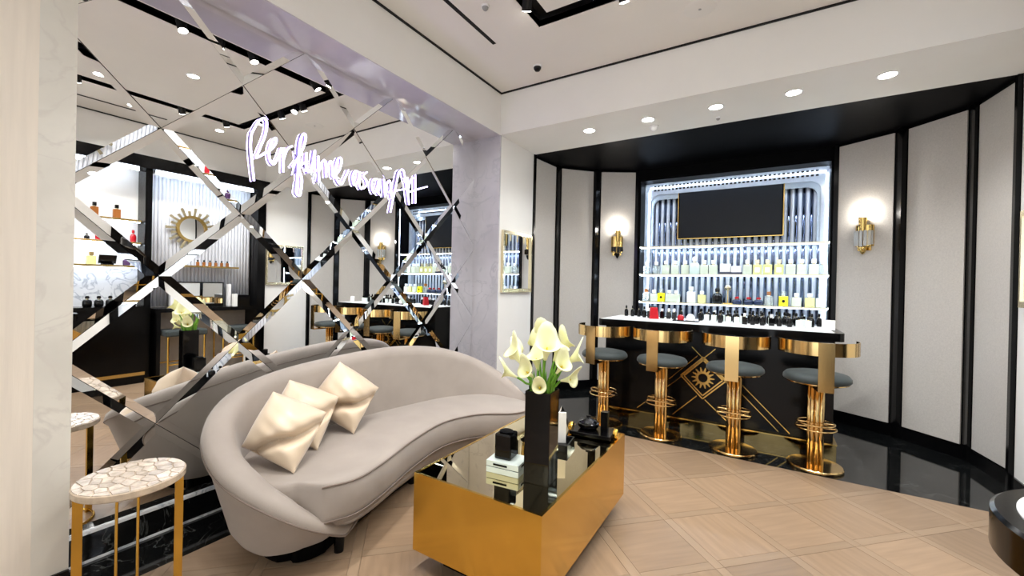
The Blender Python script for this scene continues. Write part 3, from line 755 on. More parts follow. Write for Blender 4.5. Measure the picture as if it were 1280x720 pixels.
MB().prism(rounded(-bw, bw, -0.13, 0.60, 0.06), 0.925, 0.992).build('counter_top', 'black_lacquer', bar, smooth=30)
MB().box(-bw+0.03, bw-0.07, -0.112, 0.57, 0.992, 0.996).build('white_inlay', 'white_plastic', bar)
CT = 0.996
# emblem on the bar front
ex, ez = -0.015, 0.49
fy = -0.006
def diag(x0, z0, x1, z1, w, name='emblem_line', mat='gold', y=fy):
    d = Vector((x1-x0, z1-z0)).normalized(); n = Vector((-d.y, d.x))*w/2
    m = MB().prism([(x0+n.x, z0+n.y), (x0-n.x, z0-n.y), (x1-n.x, z1-n.y), (x1+n.x, z1+n.y)], y, 0.0)
    m.v = [(x, z, zz) for x, zz, z in m.v]
    return m.build(name, mat, bar)
for rr in (0.195, 0.165):
    k = [(ex, ez+rr), (ex+rr, ez), (ex, ez-rr), (ex-rr, ez)]
    for i in range(4): diag(*k[i], *k[(i+1) % 4], 0.011, 'emblem_frame')
diag(ex-0.05, ez-0.165-0.01, ex-0.26, ez-0.385, 0.008); diag(ex+0.02, ez-0.2, ex+0.24, ez-0.395, 0.008)
diag(ex-0.24, ez-0.06, ex+0.10, ez+0.28, 0.006); diag(ex+0.24, ez-0.06, ex-0.10, ez+0.28, 0.006)
diag(ex-0.30, ez-0.05, ex-0.05, ez+0.20, 0.006); diag(ex-0.24, ez-0.06, ex-0.6, ez-0.38, 0.006)
diag(ex+0.24, ez-0.02, ex+0.60, ez-0.38, 0.006); diag(ex+0.30, ez+0.0, ex+0.68, ez-0.38, 0.006)
sun = MB(); NR = 14
ring_o = [(ex+0.062*math.cos(2*PI*k/40), ez+0.062*math.sin(2*PI*k/40)) for k in range(41)]
ring_i = [(ex+0.040*math.cos(2*PI*k/40), ez+0.040*math.sin(2*PI*k/40)) for k in range(41)]
sun.ribbon(ring_o, ring_i, -0.010, 0.0)
for k in range(NR):
    a = 2*PI*k/NR; c, s = math.cos(a), math.sin(a)
    sun.prism([(ex+c*0.06-s*0.010, ez+s*0.06+c*0.010), (ex+c*0.06+s*0.010, ez+s*0.06-c*0.010), (ex+c*0.098+s*0.004, ez+s*0.098-c*0.004), (ex+c*0.098-s*0.004, ez+s*0.098+c*0.004)], -0.008, 0.0)
sun.v = [(x, z, zz) for x, zz, z in sun.v]
sun.build('sun_emblem', 'gold', bar)

# ---- bar stools
def make_stool():
    t = thing('bar_stool', '', 'bar stool', (0, 0, 0), 0, 'brass bar stools along the perfume bar')
    MB().lathe([(0, 0), (0.172, 0), (0.178, 0.006), (0.178, 0.016), (0.172, 0.022), (0.06, 0.026), (0, 0.026)], 40).build('base', 'stool_brass', t, smooth=40)
    co = MB().lathe([(0, 0.026), (0.034, 0.026), (0.034, 0.625), (0, 0.625)], 20).build('column', 'stool_brass', t, smooth=40)
    tm = MB().lathe([(0, 0.026), (0.0155, 0.026), (0.0155, 0.625), (0, 0.625)], 10).mesh('column_tube'); tm.materials.append(MATS['stool_brass'])
    for k in range(8): put('column_tube', tm, parent=co, smooth=40 if k == 0 else 0, loc=(0.040*math.cos(2*PI*k/8), 0.040*math.sin(2*PI*k/8), 0))
    for z, r in ((0.295, 0.128), (0.33, 0.118)):
        m = MB().tube([(r*math.cos(2*PI*k/36), r*math.sin(2*PI*k/36), z) for k in range(36)], 0.006, 8, closed=True)
        for a in (0, PI/2, PI, 3*PI/2): m.tube([(0.04*math.cos(a), 0.04*math.sin(a), z), (r*math.cos(a), r*math.sin(a), z)], 0.005, 6)
        m.build('foot_ring', 'stool_brass', t, smooth=60)
    MB().lathe([(0, 0.625), (0.16, 0.625), (0.20, 0.640), (0.20, 0.648), (0, 0.648)], 40).build('seat_pan', 'stool_brass', t, smooth=40)
    MB().lathe([(0, 0.648), (0.203, 0.648), (0.214, 0.660), (0.212, 0.682), (0.195, 0.702), (0.13, 0.716), (0, 0.722)], 40).build('seat', 'seat_velvet', t, smooth=60)
    arc = lambda r: [(r*math.cos(a), r*math.sin(a)) for a in [math.radians(-90-98+196*k/40) for k in range(41)]]
    MB().ribbon(arc(0.252), arc(0.246), 0.862, 0.958).build('backrest', 'stool_brass', t, smooth=40)
    m = MB().box(-0.047, 0.047, -0.262, -0.253, 0.612, 0.958); m.box(-0.047, 0.047, -0.253, -0.02, 0.612, 0.624)
    m.build('bracket', 'stool_brass', t)
    return t
st0 = make_stool()
for k, (x, rz, lab) in enumerate(((-1.335, -0.18, 'brass bar stool at the bar end beside the cream wall panels near the sofa'),
                                  (-0.805, -0.10, 'brass bar stool between the end stool and the sun emblem'),
                                  (-0.228, -0.02, 'brass bar stool right beside the sun emblem on the bar'),
                                  (0.318, 0.13, 'brass bar stool at the open end of the bar, standing clear of the others'))):
    s = st0 if k == 0 else copy_tree(st0)
    s.location = (x, 3.885, 0); s.rotation_euler = (0, 0, rz); s['label'] = lab

# ---- niche television, shelves
tv = thing('television', 'black television in a thin gold frame on the mirrored bar back', 'television', (-0.445, 5.69, 1.96))
MB().box(-0.565, 0.565, 0.0, 0.045, 0.0, 0.61).build('casing', 'black_satin', tv)
MB().box(-0.553, 0.553, -0.004, 0.0, 0.012, 0.598).build('screen', 'screen', tv)
for r in ((-0.575, 0.575, -0.010, 0.0), (-0.575, 0.575, 0.61, 0.62)): MB().box(r[0], r[1], -0.008, 0.045, r[2], r[3]).build('frame_bar', 'gold', tv)
for x in (-0.575, 0.565): MB().box(x, x+0.010, -0.008, 0.045, 0.0, 0.61).build('frame_bar', 'gold', tv)
SH = (1.845, 1.495, 1.145)
for z, lab in zip(SH, ('mirrored bar shelf right under the television', 'middle mirrored bar shelf holding perfume bottles', 'lowest mirrored bar shelf above the bar counter')):
    s = thing('bar_shelf', lab, 'shelf', ((NX0+NX1)/2, 5.60, z))
    hwid = (NX1-NX0)/2-0.008
    MB().box(-hwid, hwid, -0.13, 0.13, -0.010, 0.0).build('glass_board', 'mist_glass', s)
    MB().box(-hwid, hwid, -0.138, -0.13, -0.014, 0.002).build('front_edge', 'pale_gold', s)
    MB().box(-hwid+0.01, hwid-0.01, -0.125, -0.105, -0.020, -0.010).build('led_strip', 'led_white', s)
bcb = MB().box(NX0+0.002, NX1-0.002, 5.36, NY1-0.005, 0.0, 0.90).build('back_cabinet', 'black_lacquer'); tag(bcb, 'low black cabinet under the lit bar niche', 'cabinet')

# ---- perfume bottles
def bottle(kind, w, h, body, capm, lab, grp, cat='bottle', labelm=None, dot=False):
    t = thing('perfume_bottle', lab, cat, (0, 0, 0), 0, grp)
    bh = h*0.68
    if kind == 'square':
        MB().box(-w/2, w/2, -w*0.3, w*0.3, 0, bh).build('glass_body', body, t, bev=w*0.06)
        MB().box(-w*0.16, w*0.16, -w*0.16, w*0.16, bh, bh+h*0.06).build('neck', 'pale_gold', t)
        MB().box(-w*0.24, w*0.24, -w*0.24, w*0.24, bh+h*0.06, h).build('cap', capm, t, bev=w*0.03)
    else:
        MB().lathe([(0, 0), (w*0.40, 0), (w*0.5, h*0.10), (w*0.5, bh*0.7), (w*0.38, bh*0.92), (w*0.16, bh), (0, bh)], 16).build('glass_body', body, t, smooth=50)
        MB().lathe([(0, bh), (w*0.14, bh), (w*0.14, bh+h*0.06), (0, bh+h*0.06)], 12).build('neck', 'pale_gold', t, smooth=40)
        MB().lathe([(0, bh+h*0.06), (w*0.22, bh+h*0.06), (w*0.24, h*0.9), (w*0.15, h), (0, h)], 12).build('cap', capm, t, smooth=40)
    if labelm: MB().box(-w*0.26, w*0.26, -w*0.3-0.002 if kind == 'square' else -w*0.5-0.001, -w*0.3 if kind == 'square' else -w*0.5+0.004, bh*0.25, bh*0.70).build('paper_label', labelm, t)
    if dot:
        m = MB().lathe([(0, 0), (w*0.17, 0), (w*0.17, 0.003), (0, 0.003)], 16); m.v = [(x, -w*0.3-z, y+bh*0.5) for x, y, z in m.v]; m.build('round_mark', 'black_lacquer', t)
    return t
PROTO = {}
def place(key, args, x, y, z, lab=None, rz=0.0):
    if key not in PROTO: t = bottle(*args); PROTO[key] = t
    else: t = copy_tree(PROTO[key])
    t.location = (x, y, z); t.rotation_euler = (0, 0, rz)
    if lab: t['label'] = lab
    return t
G2 = 'bottles on the middle bar shelf'; G3 = 'bottles on the lowest bar shelf'
def b2(kind, w, h, body, cap, lab, grp, **k): return (kind, w, h, body, cap, lab, grp, 'bottle', k.get('labelm'), k.get('dot', False))
YS = 5.585
mid = 'middle bar shelf'
c2 = b2('square', 0.085, 0.165, 'clear_glass', 'white_plastic', 'clear square perfume bottle with white cap on the %s' % mid, G2)
p2 = b2('square', 0.09, 0.175, 'pale_juice', 'white_plastic', 'pale green square perfume bottle on the %s' % mid, G2)
y2 = b2('square', 0.09, 0.175, 'yellow_juice', 'pale_gold', 'yellow square perfume bottle with gold cap on the %s' % mid, G2, labelm='paper')
r2 = b2('round', 0.125, 0.22, 'mist_glass', 'white_plastic', 'large round pale flacon on the %s' % mid, G2)
for x, w in ((-1.37, 'against the niche side near the sofa wall'), (-1.25, 'followed by the pale bottles')): place('c2', c2, x, YS, SH[1], 'clear bottle on the middle bar shelf, '+w)
for x, w in ((-1.13, 'right beside the clear bottles'), (-1.02, 'second after the clear bottles'), (-0.90, 'just before the large round flacon'), (-0.68, 'just after the large round flacon'), (-0.58, 'touching the white display box'),
             (0.20, 'right after the yellow bottles'), (0.30, 'second after the yellow bottles'), (-0.22, 'between the display box and the yellow bottles'), (0.41, 'next to the single clear bottle')):
    place('p2', p2, x, YS, SH[1], 'pale bottle on the middle bar shelf, '+w)
place('r2', r2, -0.79, YS, SH[1])
for x, w in ((-0.12, 'first after the white display box'), (-0.02, 'between two like it'), (0.09, 'followed by pale bottles')): place('y2', y2, x, YS, SH[1], 'yellow gold-capped bottle on the middle bar shelf, '+w)
place('c2', c2, 0.49, YS, SH[1], 'single clear bottle at the open bar end of the middle bar shelf')
low = 'lowest bar shelf'
c3 = b2('square', 0.085, 0.16, 'clear_glass', 'amber', 'clear square bottle with wooden cap on the %s' % low, G3)
p3 = b2('square', 0.09, 0.15, 'pale_juice', 'white_plastic', 'pale square perfume bottle with white cap on the %s' % low, G3)
y3 = b2('square', 0.088, 0.165, 'bright_yellow', 'clear_glass', 'bright yellow bottle with a black dot on the %s' % low, G3, dot=True)
o3 = b2('square', 0.09, 0.15, 'yellow_juice', 'white_plastic', 'yellow square perfume bottle on the %s' % low, G3)
n3 = b2('round', 0.10, 0.09, 'navy', 'red', 'squat navy jar with red lid on the %s' % low, G3)
w3 = b2('square', 0.10, 0.20, 'white_plastic', 'mist_glass', 'tall white box-shaped flacon on the %s' % low, G3)
k3 = b2('round', 0.11, 0.19, 'dark_glass', 'black_lacquer', 'large round black flacon on the %s' % low, G3)
for x, w in ((-1.37, 'against the niche side near the sofa wall'), (0.0, 'beside the dark navy jars')): place('c3', c3, x, YS, SH[2], 'wooden capped bottle on the lowest shelf, '+w)
for x, w in ((-1.27, 'between a wooden capped and a dotted yellow bottle'), (-1.08, 'right after a dotted yellow bottle'), (-1.0, 'just before the tall white flacon'), (0.26, 'between the dotted yellow and the plain yellow bottle')): place('p3', p3, x, YS, SH[2], 'pale bottle on the lowest bar shelf, '+w)
for x, w in ((-1.18, 'closer to the sofa wall'), (0.14, 'closer to the open bar end')): place('y3', y3, x, YS, SH[2], 'yellow black-dotted bottle on the lowest bar shelf, '+w)
for x, w in ((0.38, 'near the open bar end'), (-0.70, 'beside the tall white flacon')): place('o3', o3, x, YS, SH[2], 'yellow square bottle on the lowest bar shelf, '+w)
place('w3', w3, -0.82, YS, SH[2]); place('k3', k3, -0.53, YS, SH[2])
for x, w in ((-0.32, 'next to the gold display stand'), (-0.20, 'between two like it'), (-0.10, 'next to a clear bottle')): place('n3', n3, x, YS, SH[2], 'squat navy red-lidded jar on the lowest bar shelf, '+w)
place('p3', p3, 0.48, YS, SH[2], 'pale bottle closing the lowest bar shelf after the yellow bottle')
# display box and tray in the middle of the shelves
db = thing('display_box', 'white display box on a dark tray on the middle bar shelf', 'display', (-0.375, 5.59, SH[1]))
MB().box(-0.135, 0.10, -0.07, 0.07, 0, 0.03).build('tray', 'navy', db)
MB().box(-0.13, -0.02, -0.05, 0.05, 0.03, 0.13).build('carton', 'paper', db)
MB().box(-0.01, 0.09, -0.05, 0.05, 0.03, 0.10).build('mirror_block', 'mirror', db)
d3 = thing('display_stand', 'gold framed display stand on the lowest bar shelf', 'display', (-0.42, 5.62, SH[2]))
MB().box(-0.05, 0.05, -0.05, 0.05, 0, 0.012).build('foot', 'gold', d3); MB().tube([(0, 0, 0.012), (0, 0, 0.16)], 0.006).build('rod', 'gold', d3)
MB().lathe([(0, 0.16), (0.03, 0.165), (0.04, 0.19), (0.03, 0.22), (0, 0.225)], 16).build('knob', 'pale_gold', d3, smooth=60)
# testers on the bar counter
GT = 'small dark testers on the bar counter'
tk = ('round', 0.042, 0.12, 'dark_glass', 'black_lacquer', 'small black perfume tester on the white bar counter', GT, 'bottle')
tq = ('square', 0.042, 0.105, 'dark_glass', 'white_plastic', 'black square tester with white cap on the bar', GT, 'bottle')
tg = ('square', 0.046, 0.095, 'mist_glass', 'black_lacquer', 'clear tester with black cap on the bar', GT, 'bottle')
rnd = random.Random(3)
for row, (y, x0, x1, dx) in enumerate(((4.62, -1.15, 0.36, 0.062), (4.73, -1.12, 0.40, 0.066), (4.47, -0.40, 0.36, 0.07))):
    x = x0
    while x < x1:
        k = rnd.random()
        key, args = (('tk', tk) if k < 0.62 else ('tq', tq) if k < 0.85 else ('tg', tg))
        if not (-0.78 < x < -0.60 and row < 2) and not (abs(x+0.98) < 0.0): place(key, args, x+rnd.uniform(-.006, .006), y+rnd.uniform(-.012, .012), CT, args[5]+(' in the middle row', ' in the row facing the niche', ' in the row facing the stools')[row], rnd.uniform(-.3, .3))
        x += dx
for x in (-1.37, -1.30, -1.23): place('tk', tk, x, 4.70, CT, 'small black tester apart from the rows, near the cream panels')
rb = thing('red_box', 'dark red faceted perfume box near the end of the bar counter', 'box', (-1.03, 4.50, CT), 0.6)
MB().prism([(-0.05, -0.035), (0.05, -0.035), (0.03, 0.045), (-0.03, 0.045)], 0, 0.12, 0.25).build('box_body', 'red', rb, bev=0.003)
MB().box(-0.03, 0.03, -0.02, 0.02, 0.12, 0.13).build('box_lid', 'black_lacquer', rb)
rt = thing('tester_tray', 'black tray with a red and a white jar on the bar counter', 'tray', (-0.69, 4.40, CT))
MB().box(-0.12, 0.12, -0.05, 0.05, 0, 0.012).build('tray_body', 'black_lacquer', rt, bev=0.002)
j1 = MB().lathe([(0, 0), (0.03, 0), (0.032, 0.03), (0.02, 0.05), (0, 0.052)], 16).build('red_jar', 'red', None, smooth=50); j1.location = (-0.74, 4.40, CT+0.0121); tag(j1, 'small red jar on the tray on the bar counter', 'jar')
j2 = MB().lathe([(0, 0), (0.04, 0), (0.04, 0.035), (0.02, 0.06), (0, 0.062)], 16).build('white_jar', 'white_plastic', None, smooth=50); j2.location = (-0.65, 4.40, CT+0.0121); tag(j2, 'small white jar on the tray on the bar counter', 'jar')
nc = MB().box(-0.045, 0.045, -0.004, 0.004, 0, 0.085).build('notice_card', 'paper'); nc.location = (0.43, 4.36, CT); nc.rotation_euler = (-0.12, 0, 0); tag(nc, 'small white card standing at the open end of the bar counter', 'card')

# ---- sconces
def sconce(label, pos, nrm, crystal):
    az = math.atan2(nrm[1], nrm[0])+PI/2
    t = thing('wall_sconce', label, 'wall lamp', pos, az, 'brass wall lamps beside the bar niche')
    # local -Y points away from the wall
    MB().ribbon([(0.075*math.cos(a), -0.075*math.sin(a)*0.7) for a in [PI*k/16 for k in range(17)]], [(0.068*math.cos(a), -0.068*math.sin(a)*0.7) for a in [PI*k/16 for k in range(17)]], -0.12, 0.085).build('half_shade', 'gold', t, smooth=40)
    MB().box(-0.055, 0.055, -0.008, 0.0, -0.16, 0.09).build('back_plate', 'gold', t)
    MB().lathe([(0, 0.02), (0.022, 0.02), (0.036, 0.16), (0.032, 0.16), (0.018, 0.03), (0, 0.03)], 16, (0, -0.045, 0)).build('cup', 'gold', t, smooth=50)
    m = MB()
    for k in range(7):
        a = PI*k/6; x, y = 0.064*math.cos(a), -0.02-0.052*math.sin(a)
        m.box(x-0.011, x+0.011, y-0.011, y+0.011, -0.125+0.02*abs(k-3)/3, (0.03 if crystal else -0.05))
    m.build('crystal_drops', 'crystal' if crystal else 'dark_glass', t, bev=0.003)
    MB().lathe([(0, -0.20), (0.016, -0.185), (0.03, -0.15), (0.03, -0.13), (0, -0.13)], 12, (0, -0.035, 0)).build('finial', 'black_lacquer' if not crystal else 'gold', t, smooth=50)
    MB().lathe([(0, 0.120), (0.022, 0.125), (0.024, 0.150), (0.012, 0.168), (0, 0.172)], 12, (0, -0.045, 0)).build('bulb', 'bulb', t, smooth=50)
    lamp('sconce_light', 'POINT', (0, -0.05, 0.20), 2.4, t, 0.02, (1, 0.97, 0.92))
def on_seg(p, q, x):
    f = (x-p[0])/(q[0]-p[0]); y = p[1]+(q[1]-p[1])*f; d = Vector((q[0]-p[0], q[1]-p[1])).normalized(); n = Vector((-d.y, d.x))
    if n.dot(cen-Vector(p)) < 0: n = -n
    return (x+n.x*0.0125, y+n.y*0.0125), n
(sxy, sn) = on_seg(AL[2], AL[3], -1.69); sconce('gold wall lamp with dark pendants on the cream panel by the sofa side', (sxy[0], sxy[1], 1.885), sn, False)
(sxy, sn) = on_seg(AR[3], AR[2], 0.79); sconce('gold wall lamp with clear crystals on the cream panel at the open bar end', (sxy[0], sxy[1], 1.885), sn, True)

# ---- framed mirrors on both end walls
for x, s, lab in ((XD, 1, 'small gold framed wall mirror beside the marble return'), (XR, -1, 'small gold framed wall mirror beside the makeup display bay')):
    t = thing('framed_mirror', lab, 'mirror', (x, 3.86 if s > 0 else 3.825, 1.24))
    def fb_(y0, y1, z0, z1, d, name, mat): MB().box(min(0, s*d), max(0, s*d), y0, y1, z0, z1).build(name, mat, t)
    fb_(-0.30, 0.30, 0, 0.04, 0.03, 'frame_bar', 'pale_gold'); fb_(-0.30, 0.30, 0.61, 0.64, 0.03, 'frame_bar', 'pale_gold')
    for y in (-0.30, 0.28): fb_(y, y+0.02, 0.04, 0.61, 0.03, 'frame_bar', 'pale_gold')
    for k in range(4): fb_(-0.28+k*0.14+0.001, -0.28+(k+1)*0.14-0.001, 0.04, 0.61, 0.010+0.001*k, 'mirror_strip', 'mirror')
    for k in range(1, 4): fb_(-0.28+k*0.14-0.003, -0.28+k*0.14+0.003, 0.54, 0.61, 0.02, 'divider', 'pale_gold')

# ================================================================== RIGHT SIDE FURNITURE (reflected)
bs = thing('base_cabinet', 'black base cabinet with gold plinth line under the gold shelves', 'cabinet', (XR+0.06, 1.415, 0))
MB().box(-0.16, 0.14, -0.61, 0.61, 0.14, 0.93).build('carcass', 'black_lacquer', bs); MB().box(-0.15, 0.14, -0.61, 0.61, 0.0, 0.10).build('plinth', 'black_lacquer', bs)
MB().box(-0.165, 0.14, -0.612, 0.612, 0.10, 0.14).build('gold_line', 'gold', bs); MB().box(-0.175, 0.14, -0.612, 0.612, 0.93, 0.955).build('counter', 'black_lacquer', bs)
for z, lab in ((2.03, 'top gold display shelf in the marble backed bay'), (1.75, 'middle gold display shelf in the marble backed bay'), (1.455, 'lowest gold display shelf in the marble backed bay')):
    s = thing('display_shelf', lab, 'shelf', (XR+0.14, 1.415, z)); MB().box(-0.09, 0.08, -0.60, 0.60, -0.02, 0).build('board', 'white_plastic', s)
    MB().box(-0.10, -0.09, -0.60, 0.60, -0.024, 0.002).build('gold_edge', 'gold', s); MB().box(-0.08, -0.06, -0.59, 0.59, -0.03, -0.02).build('led_strip', 'led_bay', s)
GB = 'bottles in the marble backed display bay'
ab = ('square', 0.07, 0.17, 'amber', 'black_lacquer', 'amber bottle with black cap on the top gold shelf', GB, 'bottle')
for y in (1.60, 1.80, 1.15): place('ab', ab, XR+0.13, y, 2.03, None, PI/2)
rr_ = ('round', 0.06, 0.16, 'red', 'red', 'red flacon on the middle gold shelf', GB, 'bottle')
for y in (1.64, 1.96): place('rr', rr_, XR+0.13, y, 1.75, None, PI/2)
kk_ = ('round', 0.05, 0.07, 'dark_glass', 'black_lacquer', 'small black jar on the middle gold shelf', GB, 'bottle'); place('kk', kk_, XR+0.13, 1.54, 1.75)
am2 = ('square', 0.08, 0.15, 'yellow_juice', 'gold', 'honey yellow bottle on the lowest gold shelf', GB, 'bottle'); place('am2', am2, XR+0.13, 1.58, 1.455, None, PI/2)
pl_ = ('round', 0.07, 0.12, 'plum', 'plum', 'plum coloured flacon on the lowest gold shelf', GB, 'bottle'); place('pl', pl_, XR+0.13, 1.90, 1.455)
tb = thing('tablet_stand', 'black tablet leaning on a stand on the lowest gold shelf', 'tablet', (XR+0.13, 1.72, 1.455), PI/2)
m = MB().box(-0.08, 0.08, -0.005, 0.005, 0.02, 0.12); m.v = [(x, y+(z-0.02)*0.4, z) for x, y, z in m.v]; m.build('tablet', 'black_lacquer', tb); MB().box(-0.05, 0.05, -0.03, 0.05, 0, 0.02).build('stand_foot', 'black_satin', tb)
bl_ = ('round', 0.085, 0.13, 'dark_glass', 'black_lacquer', 'round black flacon on the black base cabinet', GB, 'bottle')
for y in (1.53, 1.63, 1.73, 1.83, 1.93): place('bl', bl_, XR+0.03, y, 0.955)
# makeup desk bay
dk = thing('makeup_desk', 'black makeup desk top under the sunburst mirror', 'desk', (XR+0.03, 2.745, 0))
MB().box(-0.20, 0.155, -0.64, 0.64, 0.87, 0.92).build('desk_top', 'black_lacquer', dk)
for y in (-0.62, 0.58): MB().box(-0.18, 0.155, y, y+0.04, 0, 0.87).build('desk_side', 'black_lacquer', dk)
dm = thing('desk_mirror', 'wide tabletop mirror with white light bars on the makeup desk', 'mirror', (XR+0.10, 2.67, 0.92))
MB().box(-0.004, 0.012, -0.30, 0.30, 0.04, 0.33).build('glass', 'mirror', dm)
for r in ((-0.31, 0.31, 0.33, 0.345), (-0.31, 0.31, 0.0, 0.04)): MB().box(-0.01, 0.02, *r).build('frame_bar', 'black_lacquer', dm)
for y in (-0.31, 0.30): MB().box(-0.01, 0.02, y, y+0.01, 0.04, 0.33).build('frame_bar', 'black_lacquer', dm)
for y in (-0.33, 0.36): MB().box(-0.08, -0.02, y-0.02, y+0.02, 0, 0.32 if y > 0 else 0.2).build('light_bar', 'white_plastic', dm, bev=0.004)
kb = thing('storage_box', 'black box with lid on the makeup desk', 'box', (XR+0.05, 3.20, 0.92)); MB().box(-0.09, 0.09, -0.08, 0.08, 0, 0.14).build('box_body', 'black_lacquer', kb); MB().box(-0.095, 0.095, -0.085, 0.085, 0.14, 0.16).build('box_lid', 'black_satin', kb)
wp = thing('white_carton', 'short white carton beside the light bar on the makeup desk', 'carton', (XR-0.02, 3.08, 0.92)); MB().box(-0.03, 0.03, -0.025, 0.025, 0, 0.15).build('carton_body', 'paper', wp); MB().box(-0.031, 0.031, -0.026, 0.026, 0.15, 0.18).build('carton_lid', 'paper', wp)
ds = thing('display_shelf', 'short gold shelf with testers below the sunburst mirror', 'shelf', (XR+0.13, 2.80, 1.49)); MB().box(-0.08, 0.07, -0.36, 0.36, -0.015, 0).build('board', 'white_plastic', ds); MB().box(-0.09, -0.08, -0.36, 0.36, -0.02, 0.002).build('gold_edge', 'gold', ds)
dt = ('square', 0.035, 0.085, 'amber', 'black_lacquer', 'small amber tester on the short gold shelf', 'testers on the short gold shelf', 'bottle')
for k in range(6): place('dt', dt, XR+0.12, 2.66+k*0.075, 1.49, None, PI/2)
sb = thing('sunburst_mirror', 'round gold sunburst mirror on the white fluted wall', 'mirror', (XR+0.17, 2.60, 2.0))
m = MB().lathe([(0, 0), (0.15, 0), (0.15, 0.012), (0, 0.016)], 32); m.v = [(-z, x, y) for x, y, z in m.v]; m.build('mirror_disc', 'mirror', sb, smooth=40)
ra = [2*PI*k/48 for k in range(49)]
m = MB().ribbon([(0.185*math.cos(a), 0.185*math.sin(a)) for a in ra], [(0.150*math.cos(a), 0.150*math.sin(a)) for a in ra], -0.005, 0.03); m.v = [(-z, x, y) for x, y, z in m.v]; m.build('gold_ring', 'gold', sb, smooth=40)
for k in range(22):
    a = 2*PI*k/22; c, s = math.cos(a), math.sin(a); r1 = 0.30 if k % 2 else 0.25
    m = MB().prism([(c*0.18-s*0.013, s*0.18+c*0.013), (c*0.18+s*0.013, s*0.18-c*0.013), (c*r1+s*0.018, s*r1-c*0.018), (c*r1-s*0.018, s*r1+c*0.018)], 0.0, 0.012); m.v = [(-z, x, y) for x, y, z in m.v]
    m.build('ray', 'pale_gold', sb)
def vanity_stool(y, lab):
    t = thing('vanity_stool', lab, 'stool', (1.35, y, 0), 0)
    MB().box(-0.17, 0.17, -0.23, 0.23, 0.56, 0.64).build('seat', 'seat_velvet', t, bev=0.02)
    for a in (-1, 1):
        for b in (-1, 1): MB().tube([(a*0.14, b*0.20, 0), (a*0.14, b*0.20, 0.56)], 0.011, 8).build('leg', 'brass', t)
    for a in (-1, 1): MB().tube([(a*0.14, -0.20, 0.2), (a*0.14, 0.20, 0.2)], 0.009, 8).build('stretcher', 'brass', t)
vanity_stool(2.42, 'dark upholstered vanity stool with brass legs next to the black base cabinet'); vanity_stool(3.05, 'dark upholstered vanity stool with brass legs next to the framed mirror wall')

# round display table at the edge of the view
rt2 = thing('display_table', 'tall round black display table with a white inset top', 'table', (0.568, 1.022, 0))
MB().lathe([(0, 0), (0.16, 0), (0.16, 0.02), (0.045, 0.05), (0.045, 0.76), (0.15, 0.86), (0, 0.86)], 48).build('pedestal', 'black_lacquer', rt2, smooth=40)
MB().lathe([(0, 0.86), (0.20, 0.86), (0.234, 0.885), (0.234, 0.945), (0.228, 0.95), (0, 0.95)], 64).build('drum', 'black_lacquer', rt2, smooth=35)
MB().lathe([(0, 0.9502), (0.203, 0.9502), (0.203, 0.953), (0, 0.953)], 64).build('white_top', 'white_plastic', rt2, smooth=35)

# ================================================================== CEILING FITTINGS
def downlight(x, y, z, label, grp, power, r=0.05, spot=2.3):
    t = thing('downlight', label, 'ceiling light', (x, y, z), 0, grp)
    MB().ribbon([((r+0.012)*math.cos(a), (r+0.012)*math.sin(a)) for a in [2*PI*k/24 for k in range(25)]], [(r*math.cos(a), r*math.sin(a)) for a in [2*PI*k/24 for k in range(25)]], -0.005, 0.0).build('trim_ring', 'white_plastic', t, smooth=40)
    MB().lathe([(0, -0.003), (r, -0.003), (r, -0.0005), (0, -0.0005)], 24).build('lens', 'lamp_face', t, smooth=30)
    if power: lamp('downlight_beam', 'SPOT', (0, 0, -0.012), power, t, 0.04, spot=spot, col=(0.95, 0.98, 1.0) if z < HC else (1, 0.985, 0.965))
for x in (-1.51, -0.955, -0.405, 0.13, 0.67): downlight(x, 3.81, HS, 'recessed downlight in the soffit above the perfume bar', 'soffit downlights', L_SOFFIT)
for x, y in ((-0.57, 1.77), (-0.57, 0.55), (0.20, 1.30), (-1.0, 0.2), (0.69, 0.6), (0.85, 1.73), (0.85, 2.6)): downlight(x, y, HC, 'recessed downlight in the main ceiling', 'ceiling downlights', L_CEIL, 0.045)
def track_head(x, y, tx, ty, k=1.0):
    t = thing('track_spotlight', 'small black spotlight hanging in the black ceiling slot', 'spotlight', (x, y, HC+0.089), 0, 'spotlights in the black ceiling slot')
    d = Vector((tx, ty, -1)).normalized(); c = Vector((0, 0, -0.085))
    MB().tube([(0, 0, 0), tuple(c)], 0.008, 8).build('stem', 'black_matt', t)
    MB().tube([tuple(c-d*0.03), tuple(c+d*0.055)], 0.034, 16).build('can', 'black_matt', t, smooth=40)
    MB().tube([tuple(c+d*0.0552), tuple(c+d*0.058)], 0.030, 16).build('lens', 'lamp_face', t, smooth=40)
    lo = lamp('spot_beam', 'SPOT', tuple(c+d*0.065), L_TRACK*k, t, 0.03, spot=1.3)
    lo.rotation_euler = d.to_track_quat('-Z', 'Y').to_euler()
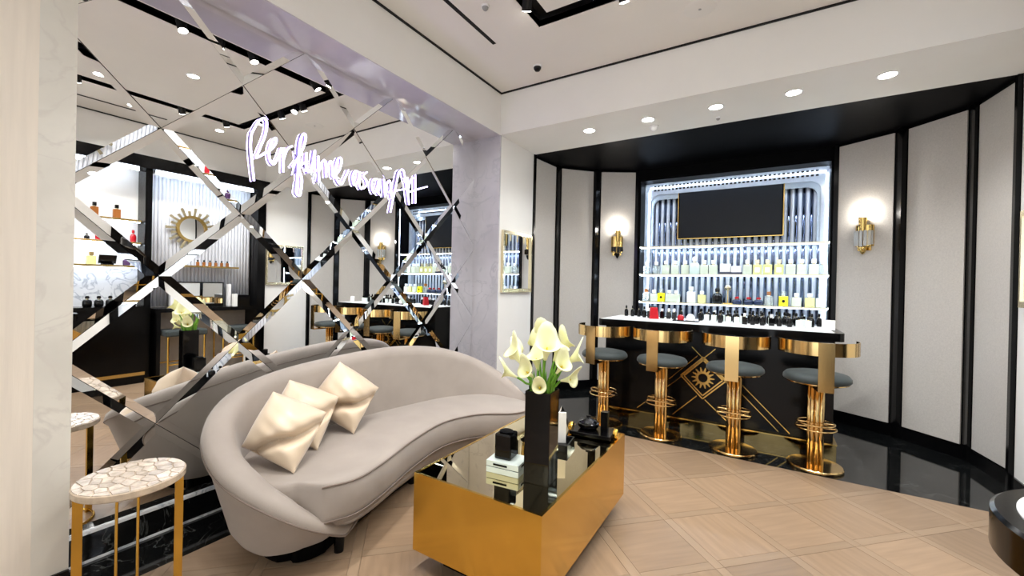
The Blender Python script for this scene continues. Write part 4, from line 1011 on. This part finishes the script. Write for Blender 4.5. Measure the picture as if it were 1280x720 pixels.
for x, y, tx, ty, k in ((-1.44, 1.36, -0.30, 0.1, 1.7), (-1.44, 1.62, 0.1, 0.0, 1.0), (-1.44, 1.87, -0.25, 0.2, 1.7), (-0.85, 2.69, 0.0, 0.5, 1.0), (-0.72, 2.69, -0.2, -0.4, 1.0), (-0.42, 2.69, 0.1, 0.5, 1.0),
                       (0.46, 2.05, 0.55, 0.3, 1.2), (0.46, 1.2, 0.55, 0.2, 1.2), (0.46, 2.5, 0.45, 0.5, 0.8), (-1.44, 2.45, -0.40, 0.62, 1.0), (-1.44, 0.6, -0.2, 0.3, 1.2), (0.0, 2.69, 0.2, -0.3, 1.0)):  # heads aimed at the end walls are added to brighten them
    track_head(x, y, tx, ty, k)
sp = thing('ceiling_speaker', 'round white flush speaker grille in the ceiling', 'speaker', (-0.443, 3.10, HC))
MB().lathe([(0, -0.006), (0.085, -0.006), (0.10, -0.003), (0.104, 0), (0, 0)], 40).build('grille', 'white_paint', sp, smooth=40)
MB().lathe([(0, -0.008), (0.010, -0.008), (0.010, -0.006), (0, -0.006)], 16).build('centre_cap', 'grey_plastic', sp)
def dome(name, lab, cat, x, y, z, r, mat):
    t = thing(name, lab, cat, (x, y, z)); MB().lathe([(0, -0.012), (r*1.25, -0.012), (r*1.25, 0), (0, 0)], 24).build('base_ring', 'white_plastic', t, smooth=40)
    MB().lathe([(0, -0.012-r), (r*0.6, -0.012-r*0.85), (r*0.95, -0.012-r*0.35), (r, -0.012), (0, -0.012)], 24).build('dome', mat, t, smooth=60)
dome('security_camera', 'small dark dome camera on the white ceiling near the corner', 'camera', -1.773, 3.22, HC, 0.034, 'black_lacquer')
dome('sprinkler', 'grey sprinkler head on the ceiling beside the air slot', 'sprinkler', -1.71, 2.34, HC, 0.022, 'grey_plastic')
dome('smoke_detector', 'white smoke detector on the soffit over the bar', 'detector', -0.945, 4.0, HS, 0.035, 'white_plastic')
dome('sprinkler', 'small sprinkler head on the soffit over the bar', 'sprinkler', -0.41, 4.05, HS, 0.016, 'grey_plastic')
